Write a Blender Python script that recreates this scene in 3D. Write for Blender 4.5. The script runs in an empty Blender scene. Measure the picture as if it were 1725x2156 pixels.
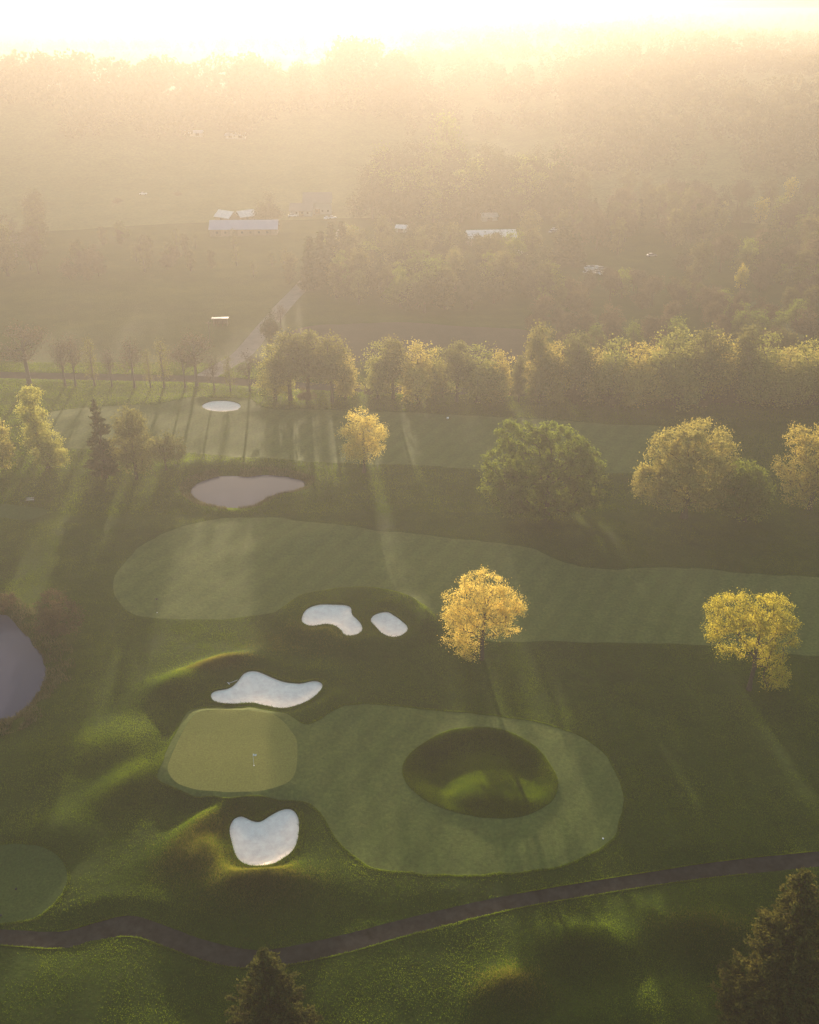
import bpy, math, random
import numpy as np
from mathutils import Vector, geometry

# ------------------------------------------------------------------ camera, sky, sun, exposure
scene = bpy.context.scene
COL = scene.collection
CAM_H = 100.0
PW, PH, PF, HORIZON = 1725.0, 2156.0, 2071.0, 20.0      # working frame of the measurements
PITCH = math.atan((PH / 2 - HORIZON) / PF)
cam_data = bpy.data.cameras.new('camera')
cam = bpy.data.objects.new('camera', cam_data)
COL.objects.link(cam)
cam.location = (0, 0, CAM_H)
cam.rotation_euler = (math.pi / 2 - PITCH, 0, 0)
cam_data.sensor_fit = 'VERTICAL'
cam_data.angle = 2 * math.atan(PH / 2 / PF)
cam_data.clip_start = 0.5
cam_data.clip_end = 40000
scene.camera = cam

SUN_EL = 6.8
SUN_AZ = -6.3            # degrees right of straight ahead (+Y); negative = left
SUN_STRENGTH = 5.0
SKY_STRENGTH = 0.13
EXPOSURE = 2.03
HAZE_DENSITY = 0.0008
HAZE_G = 0.50

world = bpy.data.worlds.new('World')
scene.world = world
world.use_nodes = True
wn = world.node_tree
bg = wn.nodes['Background']
sky = wn.nodes.new('ShaderNodeTexSky')
sky.sky_type = 'NISHITA'
sky.sun_disc = False
sky.sun_elevation = math.radians(SUN_EL)
sky.sun_rotation = math.radians(SUN_AZ)
sky.altitude = 200
sky.dust_density = 2.5
sky.air_density = 1.0
wn.links.new(sky.outputs[0], bg.inputs[0])
bg.inputs[1].default_value = SKY_STRENGTH

sd = bpy.data.lights.new('sun', 'SUN')
sd.energy = SUN_STRENGTH
sd.angle = math.radians(0.5)
sd.color = (1.0, 0.805, 0.61)
sun = bpy.data.objects.new('sun', sd)
COL.objects.link(sun)
sdir = Vector((math.sin(math.radians(SUN_AZ)) * math.cos(math.radians(SUN_EL)),
               math.cos(math.radians(SUN_AZ)) * math.cos(math.radians(SUN_EL)),
               math.sin(math.radians(SUN_EL))))
sun.rotation_euler = sdir.to_track_quat('Z', 'Y').to_euler()
sun.location = (0, 0, 300)

vs = scene.view_settings
vs.view_transform = 'Standard'
vs.look = 'None'
vs.exposure = EXPOSURE
vs.gamma = 1
cy = scene.cycles
cy.max_bounces = 6
cy.diffuse_bounces = 2
cy.glossy_bounces = 2
cy.transmission_bounces = 3
cy.volume_bounces = 0
cy.transparent_max_bounces = 8
cy.caustics_reflective = False
cy.caustics_refractive = False
cy.sample_clamp_indirect = 4
cy.use_denoising = True

# ------------------------------------------------------------------ helpers
rng = np.random.default_rng(7)
CP, SP = math.cos(PITCH), math.sin(PITCH)

def at(x, y, z=0.0):
    """point of the plane z seen at (x, y) of the working frame"""
    u = (x - PW / 2) / PF
    v = -(y - PH / 2) / PF
    dx, dy, dz = u, v * SP + CP, v * CP - SP
    t = (z - CAM_H) / dz
    return np.array([dx * t, dy * t])

def depth_of(p, z=0.0):
    return p[1] * CP + (CAM_H - z) * SP

def height_at(base, ytop):
    """height of a vertical thing standing at base whose top shows at row ytop"""
    v = -(ytop - PH / 2) / PF
    k = (v * CP - SP) / (v * SP + CP)
    return CAM_H + base[1] * k

def hash2(ix, iy, seed):
    n = (ix.astype(np.int64) * 374761393 + iy.astype(np.int64) * 668265263 + seed * 974711) & 0x7fffffff
    n = ((n ^ (n >> 13)) * 1274126177) & 0x7fffffff
    return ((n ^ (n >> 16)) & 0xffff) / 65535.0

def vnoise(x, y, scale, seed=0):
    x = np.asarray(x, float) / scale
    y = np.asarray(y, float) / scale
    ix, iy = np.floor(x), np.floor(y)
    fx, fy = x - ix, y - iy
    fx = fx * fx * fx * (fx * (fx * 6 - 15) + 10)
    fy = fy * fy * fy * (fy * (fy * 6 - 15) + 10)
    a, b = hash2(ix, iy, seed), hash2(ix + 1, iy, seed)
    c, d = hash2(ix, iy + 1, seed), hash2(ix + 1, iy + 1, seed)
    return (a * (1 - fx) + b * fx) * (1 - fy) + (c * (1 - fx) + d * fx) * fy - 0.5

def smooth(t):
    t = np.clip(t, 0, 1)
    return t * t * (3 - 2 * t)

def spline(pts, step=7.0, closed=True):
    pts = [np.array(p, float) for p in pts]
    n = len(pts)
    out = []
    for i in range(n if closed else n - 1):
        if closed:
            p0, p1, p2, p3 = pts[i - 1], pts[i], pts[(i + 1) % n], pts[(i + 2) % n]
        else:
            p0, p1, p2, p3 = pts[max(i - 1, 0)], pts[i], pts[i + 1], pts[min(i + 2, n - 1)]
        k = max(2, int(np.linalg.norm(p2 - p1) / step))
        for j in range(k):
            t = j / k
            out.append(0.5 * ((2 * p1) + (-p0 + p2) * t + (2 * p0 - 5 * p1 + 4 * p2 - p3) * t * t + (-p0 + 3 * p1 - 3 * p2 + p3) * t ** 3))
    if not closed:
        out.append(pts[-1])
    return out

def outline(pts, z=0.0, step=7.0):
    w = np.array([at(p[0], p[1], z) for p in spline(pts, step)])
    j = 0.5 * min(1.0, np.ptp(w[:, 0]) / 40)       # mown and cut edges wander a little
    w[:, 0] += j * vnoise(w[:, 0], w[:, 1], 2.3, 91) + j * vnoise(w[:, 0], w[:, 1], 6.0, 93)
    w[:, 1] += j * vnoise(w[:, 0], w[:, 1], 2.3, 92) + j * vnoise(w[:, 0], w[:, 1], 6.0, 94)
    return w

def inside(P, poly):
    x, y = P[:, 0], P[:, 1]
    res = np.zeros(len(P), bool)
    x0, y0 = poly[:, 0], poly[:, 1]
    x1, y1 = np.roll(x0, -1), np.roll(y0, -1)
    for a, b, c, d in zip(x0, y0, x1, y1):
        if b == d:
            continue
        m = ((b > y) != (d > y)) & (x < (c - a) * (y - b) / (d - b) + a)
        res ^= m
    return res

def dist(P, poly, closed=True):
    best = np.full(len(P), 1e18)
    A = poly if closed else poly[:-1]
    B = np.roll(poly, -1, axis=0) if closed else poly[1:]
    for a, b in zip(A, B):
        ab = b - a
        L = max(ab @ ab, 1e-12)
        t = np.clip(((P - a) @ ab) / L, 0, 1)
        q = P - a - t[:, None] * ab
        best = np.minimum(best, q[:, 0] ** 2 + q[:, 1] ** 2)
    return np.sqrt(best)

def sdf(P, poly, reach=25.0):
    """signed distance, negative inside; far points get a large value"""
    out = np.full(len(P), 1e3)
    lo, hi = poly.min(0) - reach, poly.max(0) + reach
    m = np.all((P > lo) & (P < hi), axis=1)
    if m.any():
        Q = P[m]
        d = dist(Q, poly)
        d[inside(Q, poly)] *= -1
        out[m] = d
    return out

def mesh_obj(name, V, F, mat, parent=None, smooth_sh=False):
    V = np.asarray(V, np.float32)
    me = bpy.data.meshes.new(name)
    if isinstance(F, np.ndarray):
        k = F.shape[1]
        me.vertices.add(len(V))
        me.vertices.foreach_set('co', V.ravel())
        me.loops.add(F.size)
        me.loops.foreach_set('vertex_index', F.astype(np.int32).ravel())
        me.polygons.add(len(F))
        me.polygons.foreach_set('loop_start', np.arange(0, F.size, k, dtype=np.int32))
        me.update(calc_edges=True)
    else:
        me.from_pydata([tuple(map(float, v)) for v in V], [], F)
        me.update()
    if smooth_sh:
        me.polygons.foreach_set('use_smooth', np.ones(len(me.polygons), bool))
    me.materials.append(mat)
    o = bpy.data.objects.new(name, me)
    COL.objects.link(o)
    if parent:
        o.parent = parent
    return o

def tag(o, label=None, cat=None, group=None, kind=None):
    if label: o['label'] = label
    if cat: o['category'] = cat
    if group: o['group'] = group
    if kind: o['kind'] = kind
    return o

def empty(name, loc, rz=0.0, scale=None):
    o = bpy.data.objects.new(name, None)
    o.empty_display_size = 0.5
    COL.objects.link(o)
    o.location = loc
    o.rotation_euler = (0, 0, rz)
    if scale is not None:
        o.scale = scale if hasattr(scale, '__len__') else (scale,) * 3
    return o

def copy_tree(o, parent=None):
    c = o.copy()
    COL.objects.link(c)
    if parent:
        c.parent = parent
    for ch in [k for k in KIDS.get(o.name, [])]:
        copy_tree(ch, c)
    return c

KIDS = {}
def reg(parent, *kids):
    KIDS.setdefault(parent.name, []).extend(kids)

class MB:
    def __init__(self):
        self.v, self.f = [], []
    def box(self, x0, x1, y0, y1, z0, z1):
        b = len(self.v)
        self.v += [(x0, y0, z0), (x1, y0, z0), (x1, y1, z0), (x0, y1, z0), (x0, y0, z1), (x1, y0, z1), (x1, y1, z1), (x0, y1, z1)]
        for q in ((3, 2, 1, 0), (4, 5, 6, 7), (0, 1, 5, 4), (1, 2, 6, 5), (2, 3, 7, 6), (3, 0, 4, 7)):
            self.f.append(tuple(b + i for i in q))
        return self
    def poly(self, pts):
        b = len(self.v)
        self.v += [tuple(p) for p in pts]
        self.f.append(tuple(range(b, b + len(pts))))
        return self
    def prism(self, prof, y0, y1):
        """profile in x-z extruded along y"""
        n, b = len(prof), len(self.v)
        self.v += [(p[0], y0, p[1]) for p in prof] + [(p[0], y1, p[1]) for p in prof]
        self.f.append(tuple(b + i for i in range(n)))
        self.f.append(tuple(b + n + i for i in reversed(range(n))))
        for i in range(n):
            j = (i + 1) % n
            self.f.append((b + i, b + n + i, b + n + j, b + j))
        return self
    def tube(self, p, q, r0, r1=None, n=8):
        r1 = r0 if r1 is None else r1
        p, q = Vector(p), Vector(q)
        d = (q - p).normalized()
        a = d.orthogonal().normalized()
        c = d.cross(a)
        b = len(self.v)
        for o, r in ((p, r0), (q, r1)):
            for i in range(n):
                t = 2 * math.pi * i / n
                self.v.append(tuple(o + (a * math.cos(t) + c * math.sin(t)) * r))
        for i in range(n):
            j = (i + 1) % n
            self.f.append((b + i, b + j, b + n + j, b + n + i))
        self.f.append(tuple(b + i for i in reversed(range(n))))
        self.f.append(tuple(b + n + i for i in range(n)))
        return self
    def build(self, name, mat, parent=None, smooth_sh=False):
        o = mesh_obj(name, self.v, self.f, mat, parent, smooth_sh)
        if parent:
            reg(parent, o)
        return o

# ------------------------------------------------------------------ materials
def new_mat(name):
    m = bpy.data.materials.new(name)
    m.use_nodes = True
    nt = m.node_tree
    for n in list(nt.nodes):
        nt.nodes.remove(n)
    out = nt.nodes.new('ShaderNodeOutputMaterial')
    return m, nt, out

def nz(nt, scale, detail=4, rough=0.6, vec=None, dist_=0.0):
    n = nt.nodes.new('ShaderNodeTexNoise')
    n.inputs['Scale'].default_value = scale
    n.inputs['Detail'].default_value = detail
    n.inputs['Roughness'].default_value = rough
    n.inputs['Distortion'].default_value = dist_
    if vec is not None:
        nt.links.new(vec, n.inputs['Vector'])
    return n.outputs['Fac']

def ramp(nt, fac, stops):
    r = nt.nodes.new('ShaderNodeValToRGB')
    el = r.color_ramp.elements
    while len(el) < len(stops):
        el.new(0.5)
    for e, (p, c) in zip(el, stops):
        e.position = p
        e.color = (*c, 1)
    nt.links.new(fac, r.inputs[0])
    return r.outputs[0]

def mixc(nt, fac, a, b, mode='MIX'):
    m = nt.nodes.new('ShaderNodeMix')
    m.data_type = 'RGBA'
    m.blend_type = mode
    for s, v in ((m.inputs[0], fac), (m.inputs[6], a), (m.inputs[7], b)):
        if hasattr(v, 'node'):
            nt.links.new(v, s)
        elif isinstance(v, tuple):
            s.default_value = (*v, 1)
        else:
            s.default_value = v
    return m.outputs[2]

def coords(nt):
    return nt.nodes.new('ShaderNodeTexCoord').outputs['Object']

def turf(name, dark, mid, light, bump=0.25, scale=1.0, fine=3.0, stripe=0.0):
    m, nt, out = new_mat(name)
    co = coords(nt)
    a = nz(nt, 0.045 * scale, 5, 0.6, co)
    b = nz(nt, 0.6 * scale, 5, 0.7, co, 0.5)
    c1 = ramp(nt, a, [(0.3, dark), (0.5, mid), (0.72, light)])
    c2 = ramp(nt, b, [(0.3, dark), (0.5, mid), (0.7, light)])
    c3 = ramp(nt, nz(nt, 0.17 * scale, 6, 0.7, co, 1.0), [(0.34, dark), (0.5, mid), (0.66, light)])
    col = mixc(nt, 0.5, c1, mixc(nt, 0.5, c2, c3))
    g = nz(nt, fine, 3, 0.7, co)
    gg = ramp(nt, g, [(0.3, (0.72, 0.72, 0.72)), (0.7, (1.28, 1.28, 1.28))])
    col = mixc(nt, 1.0, col, gg, 'MULTIPLY')
    if stripe:
        mp = nt.nodes.new('ShaderNodeMapping')
        mp.inputs['Rotation'].default_value = (0, 0, 0.5)
        nt.links.new(co, mp.inputs[0])
        w = nt.nodes.new('ShaderNodeTexWave')
        w.inputs['Scale'].default_value = 0.07
        w.inputs['Distortion'].default_value = 1.5
        w.inputs['Detail'].default_value = 2
        nt.links.new(mp.outputs[0], w.inputs['Vector'])
        ww = ramp(nt, w.outputs['Fac'], [(0.35, (1 - stripe,) * 3), (0.65, (1 + stripe,) * 3)])
        col = mixc(nt, 1.0, col, ww, 'MULTIPLY')
    p = nt.nodes.new('ShaderNodeBsdfPrincipled')
    nt.links.new(col, p.inputs['Base Color'])
    p.inputs['Roughness'].default_value = 0.9
    p.inputs['Specular IOR Level'].default_value = 0.04
    p.inputs['Sheen Weight'].default_value = 0.0
    p.inputs['Sheen Roughness'].default_value = 0.6
    bp = nt.nodes.new('ShaderNodeBump')
    bp.inputs['Strength'].default_value = bump
    bp.inputs['Distance'].default_value = 0.35
    h = nz(nt, 1.6, 6, 0.75, co)
    nt.links.new(h, bp.inputs['Height'])
    nt.links.new(bp.outputs[0], p.inputs['Normal'])
    nt.links.new(p.outputs[0], out.inputs[0])
    return m

def simple(name, c, rough=0.7, var=0.15, scale=2.0, metal=0.0, bump=0.0, spec=0.4):
    m, nt, out = new_mat(name)
    co = coords(nt)
    f = nz(nt, scale, 5, 0.65, co)
    col = ramp(nt, f, [(0.3, tuple(x * (1 - var) for x in c)), (0.7, tuple(min(1, x * (1 + var)) for x in c))])
    p = nt.nodes.new('ShaderNodeBsdfPrincipled')
    nt.links.new(col, p.inputs['Base Color'])
    p.inputs['Roughness'].default_value = rough
    p.inputs['Metallic'].default_value = metal
    p.inputs['Specular IOR Level'].default_value = spec
    if bump:
        bp = nt.nodes.new('ShaderNodeBump')
        bp.inputs['Strength'].default_value = bump
        bp.inputs['Distance'].default_value = 0.1
        nt.links.new(f, bp.inputs['Height'])
        nt.links.new(bp.outputs[0], p.inputs['Normal'])
    nt.links.new(p.outputs[0], out.inputs[0])
    return m

def leafmat(name, a, b, trans=0.5, scale=0.5, tcol=None):
    # a, b: two leaf colours; trans: share of the light that passes through the leaf
    m, nt, out = new_mat(name)
    co = coords(nt)
    f = nz(nt, scale, 3, 0.6, co)
    f2 = nz(nt, 6.0, 2, 0.5, co)
    c = ramp(nt, f, [(0.35, a), (0.65, b)])
    v = ramp(nt, f2, [(0.3, (0.75,) * 3), (0.7, (1.25,) * 3)])
    c = mixc(nt, 1.0, c, v, 'MULTIPLY')
    oi = nt.nodes.new('ShaderNodeObjectInfo')
    rr = ramp(nt, oi.outputs['Random'], [(0.0, (0.8, 0.86, 0.9)), (1.0, (1.2, 1.12, 1.0))])
    c = mixc(nt, 1.0, c, rr, 'MULTIPLY')
    d = nt.nodes.new('ShaderNodeBsdfDiffuse')
    t = nt.nodes.new('ShaderNodeBsdfTranslucent')
    nt.links.new(c, d.inputs[0])
    if tcol:
        tc = mixc(nt, 1.0, c, tcol, 'MULTIPLY')
        nt.links.new(tc, t.inputs[0])
    else:
        nt.links.new(c, t.inputs[0])
    mx = nt.nodes.new('ShaderNodeMixShader')
    mx.inputs[0].default_value = trans
    nt.links.new(d.outputs[0], mx.inputs[1])
    nt.links.new(t.outputs[0], mx.inputs[2])
    nt.links.new(mx.outputs[0], out.inputs[0])
    return m

M = {}
M['rough'] = turf('rough_turf', (0.009, 0.022, 0.001), (0.022, 0.044, 0.002), (0.048, 0.070, 0.004), bump=1.0)
M['fairway'] = turf('fairway_turf', (0.058, 0.080, 0.016), (0.078, 0.100, 0.021), (0.115, 0.128, 0.030), bump=0.35, stripe=0.05, fine=2.0)
M['green'] = turf('green_turf', (0.135, 0.140, 0.030), (0.155, 0.155, 0.035), (0.175, 0.170, 0.04), bump=0.12, fine=5)
M['tee'] = turf('tee_turf', (0.030, 0.052, 0.010), (0.040, 0.065, 0.013), (0.06, 0.08, 0.018), bump=0.25)
M['meadow'] = turf('meadow_turf', (0.06, 0.07, 0.025), (0.10, 0.11, 0.035), (0.15, 0.14, 0.05), bump=0.8, scale=0.5, fine=0.6)
M['field'] = turf('ploughed_soil', (0.040, 0.035, 0.026), (0.055, 0.045, 0.032), (0.075, 0.060, 0.04), bump=0.8, scale=0.6)
M['sand'] = simple('bunker_sand', (0.95, 0.77, 0.63), 0.95, 0.13, 1.1, bump=0.6, spec=0.1)
M['path'] = simple('path_asphalt', (0.028, 0.025, 0.022), 1.0, 0.5, 0.7, bump=0.2, spec=0.0)
M['road'] = simple('road_asphalt', (0.055, 0.048, 0.04), 1.0, 0.2, 0.3, spec=0.0)
M['gravel_road'] = simple('pale_road_surface', (0.17, 0.15, 0.13), 1.0, 0.2, 0.3, spec=0.0)
M['gravel'] = simple('gravel', (0.42, 0.36, 0.29), 0.9, 0.2, 0.5)
M['bark'] = simple('bark', (0.075, 0.055, 0.038), 0.9, 0.3, 4.0, bump=0.5, spec=0.1)
M['bark_grey'] = simple('bark_grey', (0.11, 0.09, 0.07), 0.9, 0.3, 4.0, bump=0.5, spec=0.1)

m, nt, out = new_mat('pond_water')
p = nt.nodes.new('ShaderNodeBsdfPrincipled')
p.inputs['Base Color'].default_value = (0.055, 0.055, 0.085, 1)
p.inputs['Roughness'].default_value = 0.08
p.inputs['IOR'].default_value = 1.2
p.inputs['Specular IOR Level'].default_value = 0.3
bp = nt.nodes.new('ShaderNodeBump')
bp.inputs['Strength'].default_value = 0.08
bp.inputs['Distance'].default_value = 0.05
nt.links.new(nz(nt, 1.5, 3, 0.6, coords(nt)), bp.inputs['Height'])
nt.links.new(bp.outputs[0], p.inputs['Normal'])
nt.links.new(p.outputs[0], out.inputs[0])
M['water'] = m

M['blade'] = leafmat('rough_grass_blade', (0.050, 0.085, 0.002), (0.115, 0.155, 0.005), 0.7, 0.10, (1.4, 1.5, 1.0))
M['blade_tall'] = leafmat('tall_grass_blade', (0.075, 0.075, 0.014), (0.15, 0.14, 0.025), 0.6, 0.3, (1.6, 1.6, 1.2))
M['reed'] = leafmat('reed_blade', (0.10, 0.09, 0.035), (0.20, 0.17, 0.07), 0.4, 0.3)
M['leaf_gold'] = leafmat('leaf_gold', (0.56, 0.45, 0.10), (0.76, 0.60, 0.15), 0.55)
M['leaf_yellow'] = leafmat('leaf_yellow', (0.46, 0.38, 0.04), (0.74, 0.56, 0.06), 0.6)
M['leaf_lime'] = leafmat('leaf_lime', (0.20, 0.21, 0.045), (0.31, 0.30, 0.065), 0.5)
M['leaf_green'] = leafmat('leaf_green', (0.09, 0.125, 0.016), (0.20, 0.24, 0.03), 0.5)
M['leaf_olive'] = leafmat('leaf_olive', (0.32, 0.27, 0.06), (0.52, 0.42, 0.10), 0.5)
M['leaf_soft'] = leafmat('leaf_soft', (0.13, 0.13, 0.035), (0.20, 0.19, 0.05), 0.45)
M['leaf_brown'] = leafmat('leaf_brown', (0.07, 0.055, 0.035), (0.13, 0.10, 0.05), 0.35)
M['leaf_dark'] = leafmat('leaf_dark', (0.030, 0.045, 0.018), (0.07, 0.085, 0.028), 0.3)
M['needle'] = leafmat('needle', (0.040, 0.048, 0.012), (0.11, 0.105, 0.025), 0.4, 0.8)
M['leaf_wood'] = leafmat('leaf_wood', (0.085, 0.085, 0.03), (0.15, 0.14, 0.04), 0.4)
M['leaf_pale'] = leafmat('leaf_pale', (0.36, 0.34, 0.07), (0.52, 0.47, 0.10), 0.55)
M['leaf_far'] = leafmat('leaf_far', (0.08, 0.07, 0.04), (0.10, 0.09, 0.045), 0.5)
M['twig'] = leafmat('twig', (0.10, 0.08, 0.05), (0.16, 0.12, 0.08), 0.2)

# ------------------------------------------------------------------ outlines traced on the ground
GREEN_Z = 1.5
O = {}
O['fairway_far'] = outline([(60, 905), (95, 872), (200, 858), (330, 856), (420, 842), (520, 842), (560, 864), (700, 868), (900, 873), (1100, 880), (1300, 893), (1400, 899), (1440, 930), (1430, 975), (1370, 992), (1280, 993), (1150, 990), (1010, 985), (900, 980), (700, 975), (560, 967), (500, 962), (400, 950), (250, 945), (120, 940)])
O['fairway_mid'] = outline([(240, 1230), (255, 1190), (300, 1145), (380, 1108), (470, 1088), (560, 1087), (640, 1098), (720, 1112), (830, 1122), (950, 1135), (1060, 1150), (1120, 1165), (1180, 1190), (1240, 1202), (1310, 1205), (1380, 1199), (1500, 1200), (1725, 1215), (1950, 1230),
                            (1960, 1400), (1725, 1382), (1600, 1368), (1400, 1354), (1200, 1350), (1080, 1350), (1000, 1346), (945, 1322), (905, 1287), (850, 1262), (795, 1248), (740, 1246), (680, 1258), (610, 1280), (540, 1295), (440, 1303), (340, 1300), (280, 1290), (245, 1262)])
O['fairway_near'] = outline([(329, 1648), (333, 1630), (350, 1585), (372, 1545), (385, 1515), (402, 1493), (440, 1488), (520, 1490), (590, 1503), (640, 1532), (672, 1522), (705, 1500), (750, 1487), (820, 1484), (900, 1490), (1000, 1500), (1090, 1510), (1170, 1525), (1230, 1550), (1280, 1590), (1305, 1640), (1312, 1690), (1300, 1740), (1270, 1780), (1220, 1808), (1150, 1822), (1040, 1832), (900, 1835), (820, 1830), (770, 1818), (730, 1790), (700, 1750), (680, 1715), (655, 1695), (620, 1685), (550, 1682), (480, 1686), (410, 1680), (360, 1664)], 0.6)
O['green'] = outline([(352, 1622), (360, 1592), (380, 1552), (400, 1517), (430, 1497), (500, 1496), (575, 1506), (617, 1543), (628, 1587), (612, 1640), (555, 1662), (500, 1666), (440, 1664), (375, 1650)], GREEN_Z)
O['hollow'] = outline([(847, 1615), (860, 1590), (890, 1565), (940, 1542), (1000, 1533), (1050, 1536), (1100, 1555), (1145, 1590), (1170, 1635), (1172, 1665), (1155, 1695), (1120, 1715), (1060, 1724), (1000, 1720), (930, 1703), (880, 1675), (852, 1645)], 0.3)
O['tee_near'] = outline([(-120, 1790), (0, 1783), (60, 1788), (100, 1798), (130, 1818), (143, 1850), (135, 1880), (110, 1910), (70, 1935), (0, 1945), (-120, 1950)])
O['tee_left'] = outline([(-30, 1069), (10, 1063), (95, 1072), (100, 1080), (60, 1096), (0, 1091), (-30, 1090)])
O['b_heart'] = outline([(484, 1743), (492, 1723), (510, 1716), (530, 1724), (548, 1726), (570, 1713), (595, 1701), (615, 1701), (627, 1716), (630, 1738), (625, 1771), (610, 1796), (580, 1816), (550, 1822), (520, 1820), (500, 1806), (489, 1776)], 0.4, 4)
O['b_kidney'] = outline([(443, 1462), (452, 1452), (480, 1447), (500, 1432), (515, 1415), (540, 1411), (565, 1420), (595, 1432), (630, 1436), (665, 1431), (679, 1440), (672, 1457), (645, 1477), (600, 1490), (565, 1486), (525, 1480), (480, 1481), (450, 1475)], 0.5, 4)
O['b_bean'] = outline([(635, 1300), (645, 1282), (670, 1272), (710, 1270), (737, 1275), (742, 1292), (760, 1310), (762, 1327), (745, 1337), (725, 1336), (712, 1322), (690, 1314), (660, 1318), (640, 1312)], 2.2, 4)
O['b_oval'] = outline([(781, 1305), (790, 1292), (815, 1286), (835, 1297), (857, 1315), (856, 1330), (835, 1341), (810, 1336), (792, 1320)], 2.2, 4)
O['b_far'] = outline([(425, 855), (435, 846), (465, 842), (495, 845), (507, 853), (500, 862), (470, 866), (440, 863)], 0.2, 4)
O['pond_mid'] = outline([(402, 1028), (425, 1011), (460, 1001), (490, 998), (520, 1001), (565, 997), (615, 1003), (643, 1013), (635, 1028), (590, 1038), (560, 1048), (530, 1064), (490, 1068), (440, 1061), (405, 1043)], -0.4)
O['pond_left'] = outline([(0, 1290), (20, 1296), (45, 1322), (70, 1352), (93, 1387), (97, 1422), (75, 1462), (40, 1500), (0, 1515), (-80, 1530), (-160, 1500), (-190, 1420), (-150, 1320), (-80, 1285)], -0.4)
path_top = [(-150, 1950), (0, 1956), (125, 1961), (200, 1943), (275, 1927), (350, 1949), (425, 1976), (525, 1998), (600, 1993), (725, 1966), (862, 1931), (1012, 1896), (1162, 1868), (1362, 1836), (1512, 1813), (1725, 1791), (1950, 1772)]
path_bot = [(-150, 1985), (0, 1990), (125, 1997), (200, 1979), (282, 1972), (350, 1993), (425, 2020), (500, 2036), (600, 2031), (740, 2002), (862, 1967), (1062, 1917), (1262, 1882), (1462, 1852), (1725, 1823), (1950, 1803)]
O['path'] = np.array([at(*p) for p in spline(path_top, 8, False)] + [at(*p) for p in reversed(spline(path_bot, 8, False))])
O['field'] = outline([(640, 688), (800, 680), (1000, 690), (1120, 700), (1180, 745), (1150, 790), (900, 790), (700, 770), (600, 720)])

def ribbon(pts, w0, w1):
    c = np.array([at(*p) for p in spline(pts, 8, False)])
    t = np.gradient(c, axis=0)
    t /= np.linalg.norm(t, axis=1)[:, None]
    n = np.stack([-t[:, 1], t[:, 0]], 1)
    w = np.linspace(w0, w1, len(c))[:, None] / 2
    return np.concatenate([c + n * w, (c - n * w)[::-1]])
O['road_cross'] = ribbon([(-250, 783), (0, 791), (200, 795), (430, 800), (560, 810), (800, 820), (1150, 828), (1500, 838), (2000, 850)], 6, 6)
O['road_farm'] = ribbon([(428, 797), (470, 772), (510, 745), (548, 700), (600, 640), (640, 598), (668, 560), (700, 520), (730, 480)], 7, 6)

REGIONS = ['pond_mid', 'pond_left', 'b_heart', 'b_kidney', 'b_bean', 'b_oval', 'b_far', 'green', 'hollow', 'fairway_near', 'fairway_mid', 'fairway_far', 'tee_near', 'tee_left', 'path', 'road_cross', 'road_farm', 'field']
BUNKERS = ['b_heart', 'b_kidney', 'b_bean', 'b_oval', 'b_far']

# ------------------------------------------------------------------ terrain height
def az_of(xd):
    return math.atan((xd - PW / 2) / PF / (CP + SP * (PH / 2 - HORIZON) / PF))
# far hills: column of the frame, distance, sideways and depth spread, height
HILLS = [(-60, 840, 130, 80, 26), (230, 900, 110, 90, 20), (640, 940, 50, 90, 18), (780, 1000, 60, 100, 20), (1000, 1150, 150, 200, 18),
         (1500, 1500, 420, 380, 52), (1800, 900, 160, 200, 34), (1250, 2300, 500, 300, 50), (100, 1700, 500, 260, 34), (560, 2600, 600, 400, 38),
         (0, 3600, 900, 500, 62), (900, 4200, 1200, 600, 66), (1800, 3300, 900, 600, 78), (500, 6500, 3000, 900, 88), (1500, 6200, 3000, 900, 96)]
# near mounds and hollows: frame x, y, radius across, radius along, turn, height
BUMPS = [
    (545, 1872, 6.5, 3.2, 0.10, 3.0), (440, 1735, 2.0, 5.5, -0.75, 1.6), (430, 1808, 4.8, 3.4, 0.3, 1.9), (655, 1745, 2.5, 6, 0.25, 0.7),
    (285, 1650, 2.8, 5.5, -0.7, 1.4), (175, 1700, 8, 9, 0.2, 0.8), (240, 1570, 9, 5, 0.0, 1.4), (385, 1450, 4.5, 3.0, 0.2, 2.2),
    (462, 1408, 6.0, 2.3, 0.45, 2.0), (600, 1412, 8, 3.2, -0.2, 0.9), (690, 1500, 6, 4, 0, 1.2), (700, 1440, 4, 7, 0, 0.7),
    (755, 1325, 12, 7, 0.0, 0.6), (655, 1348, 7, 4, 0.2, 1.0), (860, 1345, 6, 5, -0.3, 1.3), (870, 1275, 5, 3, 0, 0.6),
    (480, 984, 18, 5, 0.0, 1.4), (390, 1010, 5, 9, 0, 1.2), (640, 1135, 12, 4, 0.5, 1.1), (1240, 1170, 12, 9, 0, 1.6), (1180, 1120, 16, 10, 0, 0.8),
    (1232, 1996, 5.0, 2.8, 0.0, 2.5), (1068, 2082, 3.6, 2.4, 0.4, 2.1), (1485, 1960, 6.0, 2.8, -0.15, 1.8), (1330, 2110, 8, 5, 0, 1.0),
    (1490, 2030, 5, 4, 0, -1.6), (1240, 2050, 5, 3, 0, -0.9), (360, 850, 12, 6, 0, 0.8), (640, 855, 12, 5, 0, 0.6),
    (100, 1760, 6, 3.5, 0, 1.2), (190, 1880, 4, 6, 0.2, 0.7), (60, 1620, 12, 8, 0, 0.7), (300, 1920, 7, 3, 0.1, 0.6),
    (900, 1880, 14, 4, -0.2, 0.5), (1400, 1700, 14, 12, 0, 0.7), (1500, 1560, 16, 10, 0, -0.7), (150, 2090, 8, 5, 0, 0.6), (380, 2100, 6, 4, 0, -0.5),
]
BUMP_W = [(at(b[0], b[1]), b[2], b[3], b[4], b[5]) for b in BUMPS]
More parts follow.
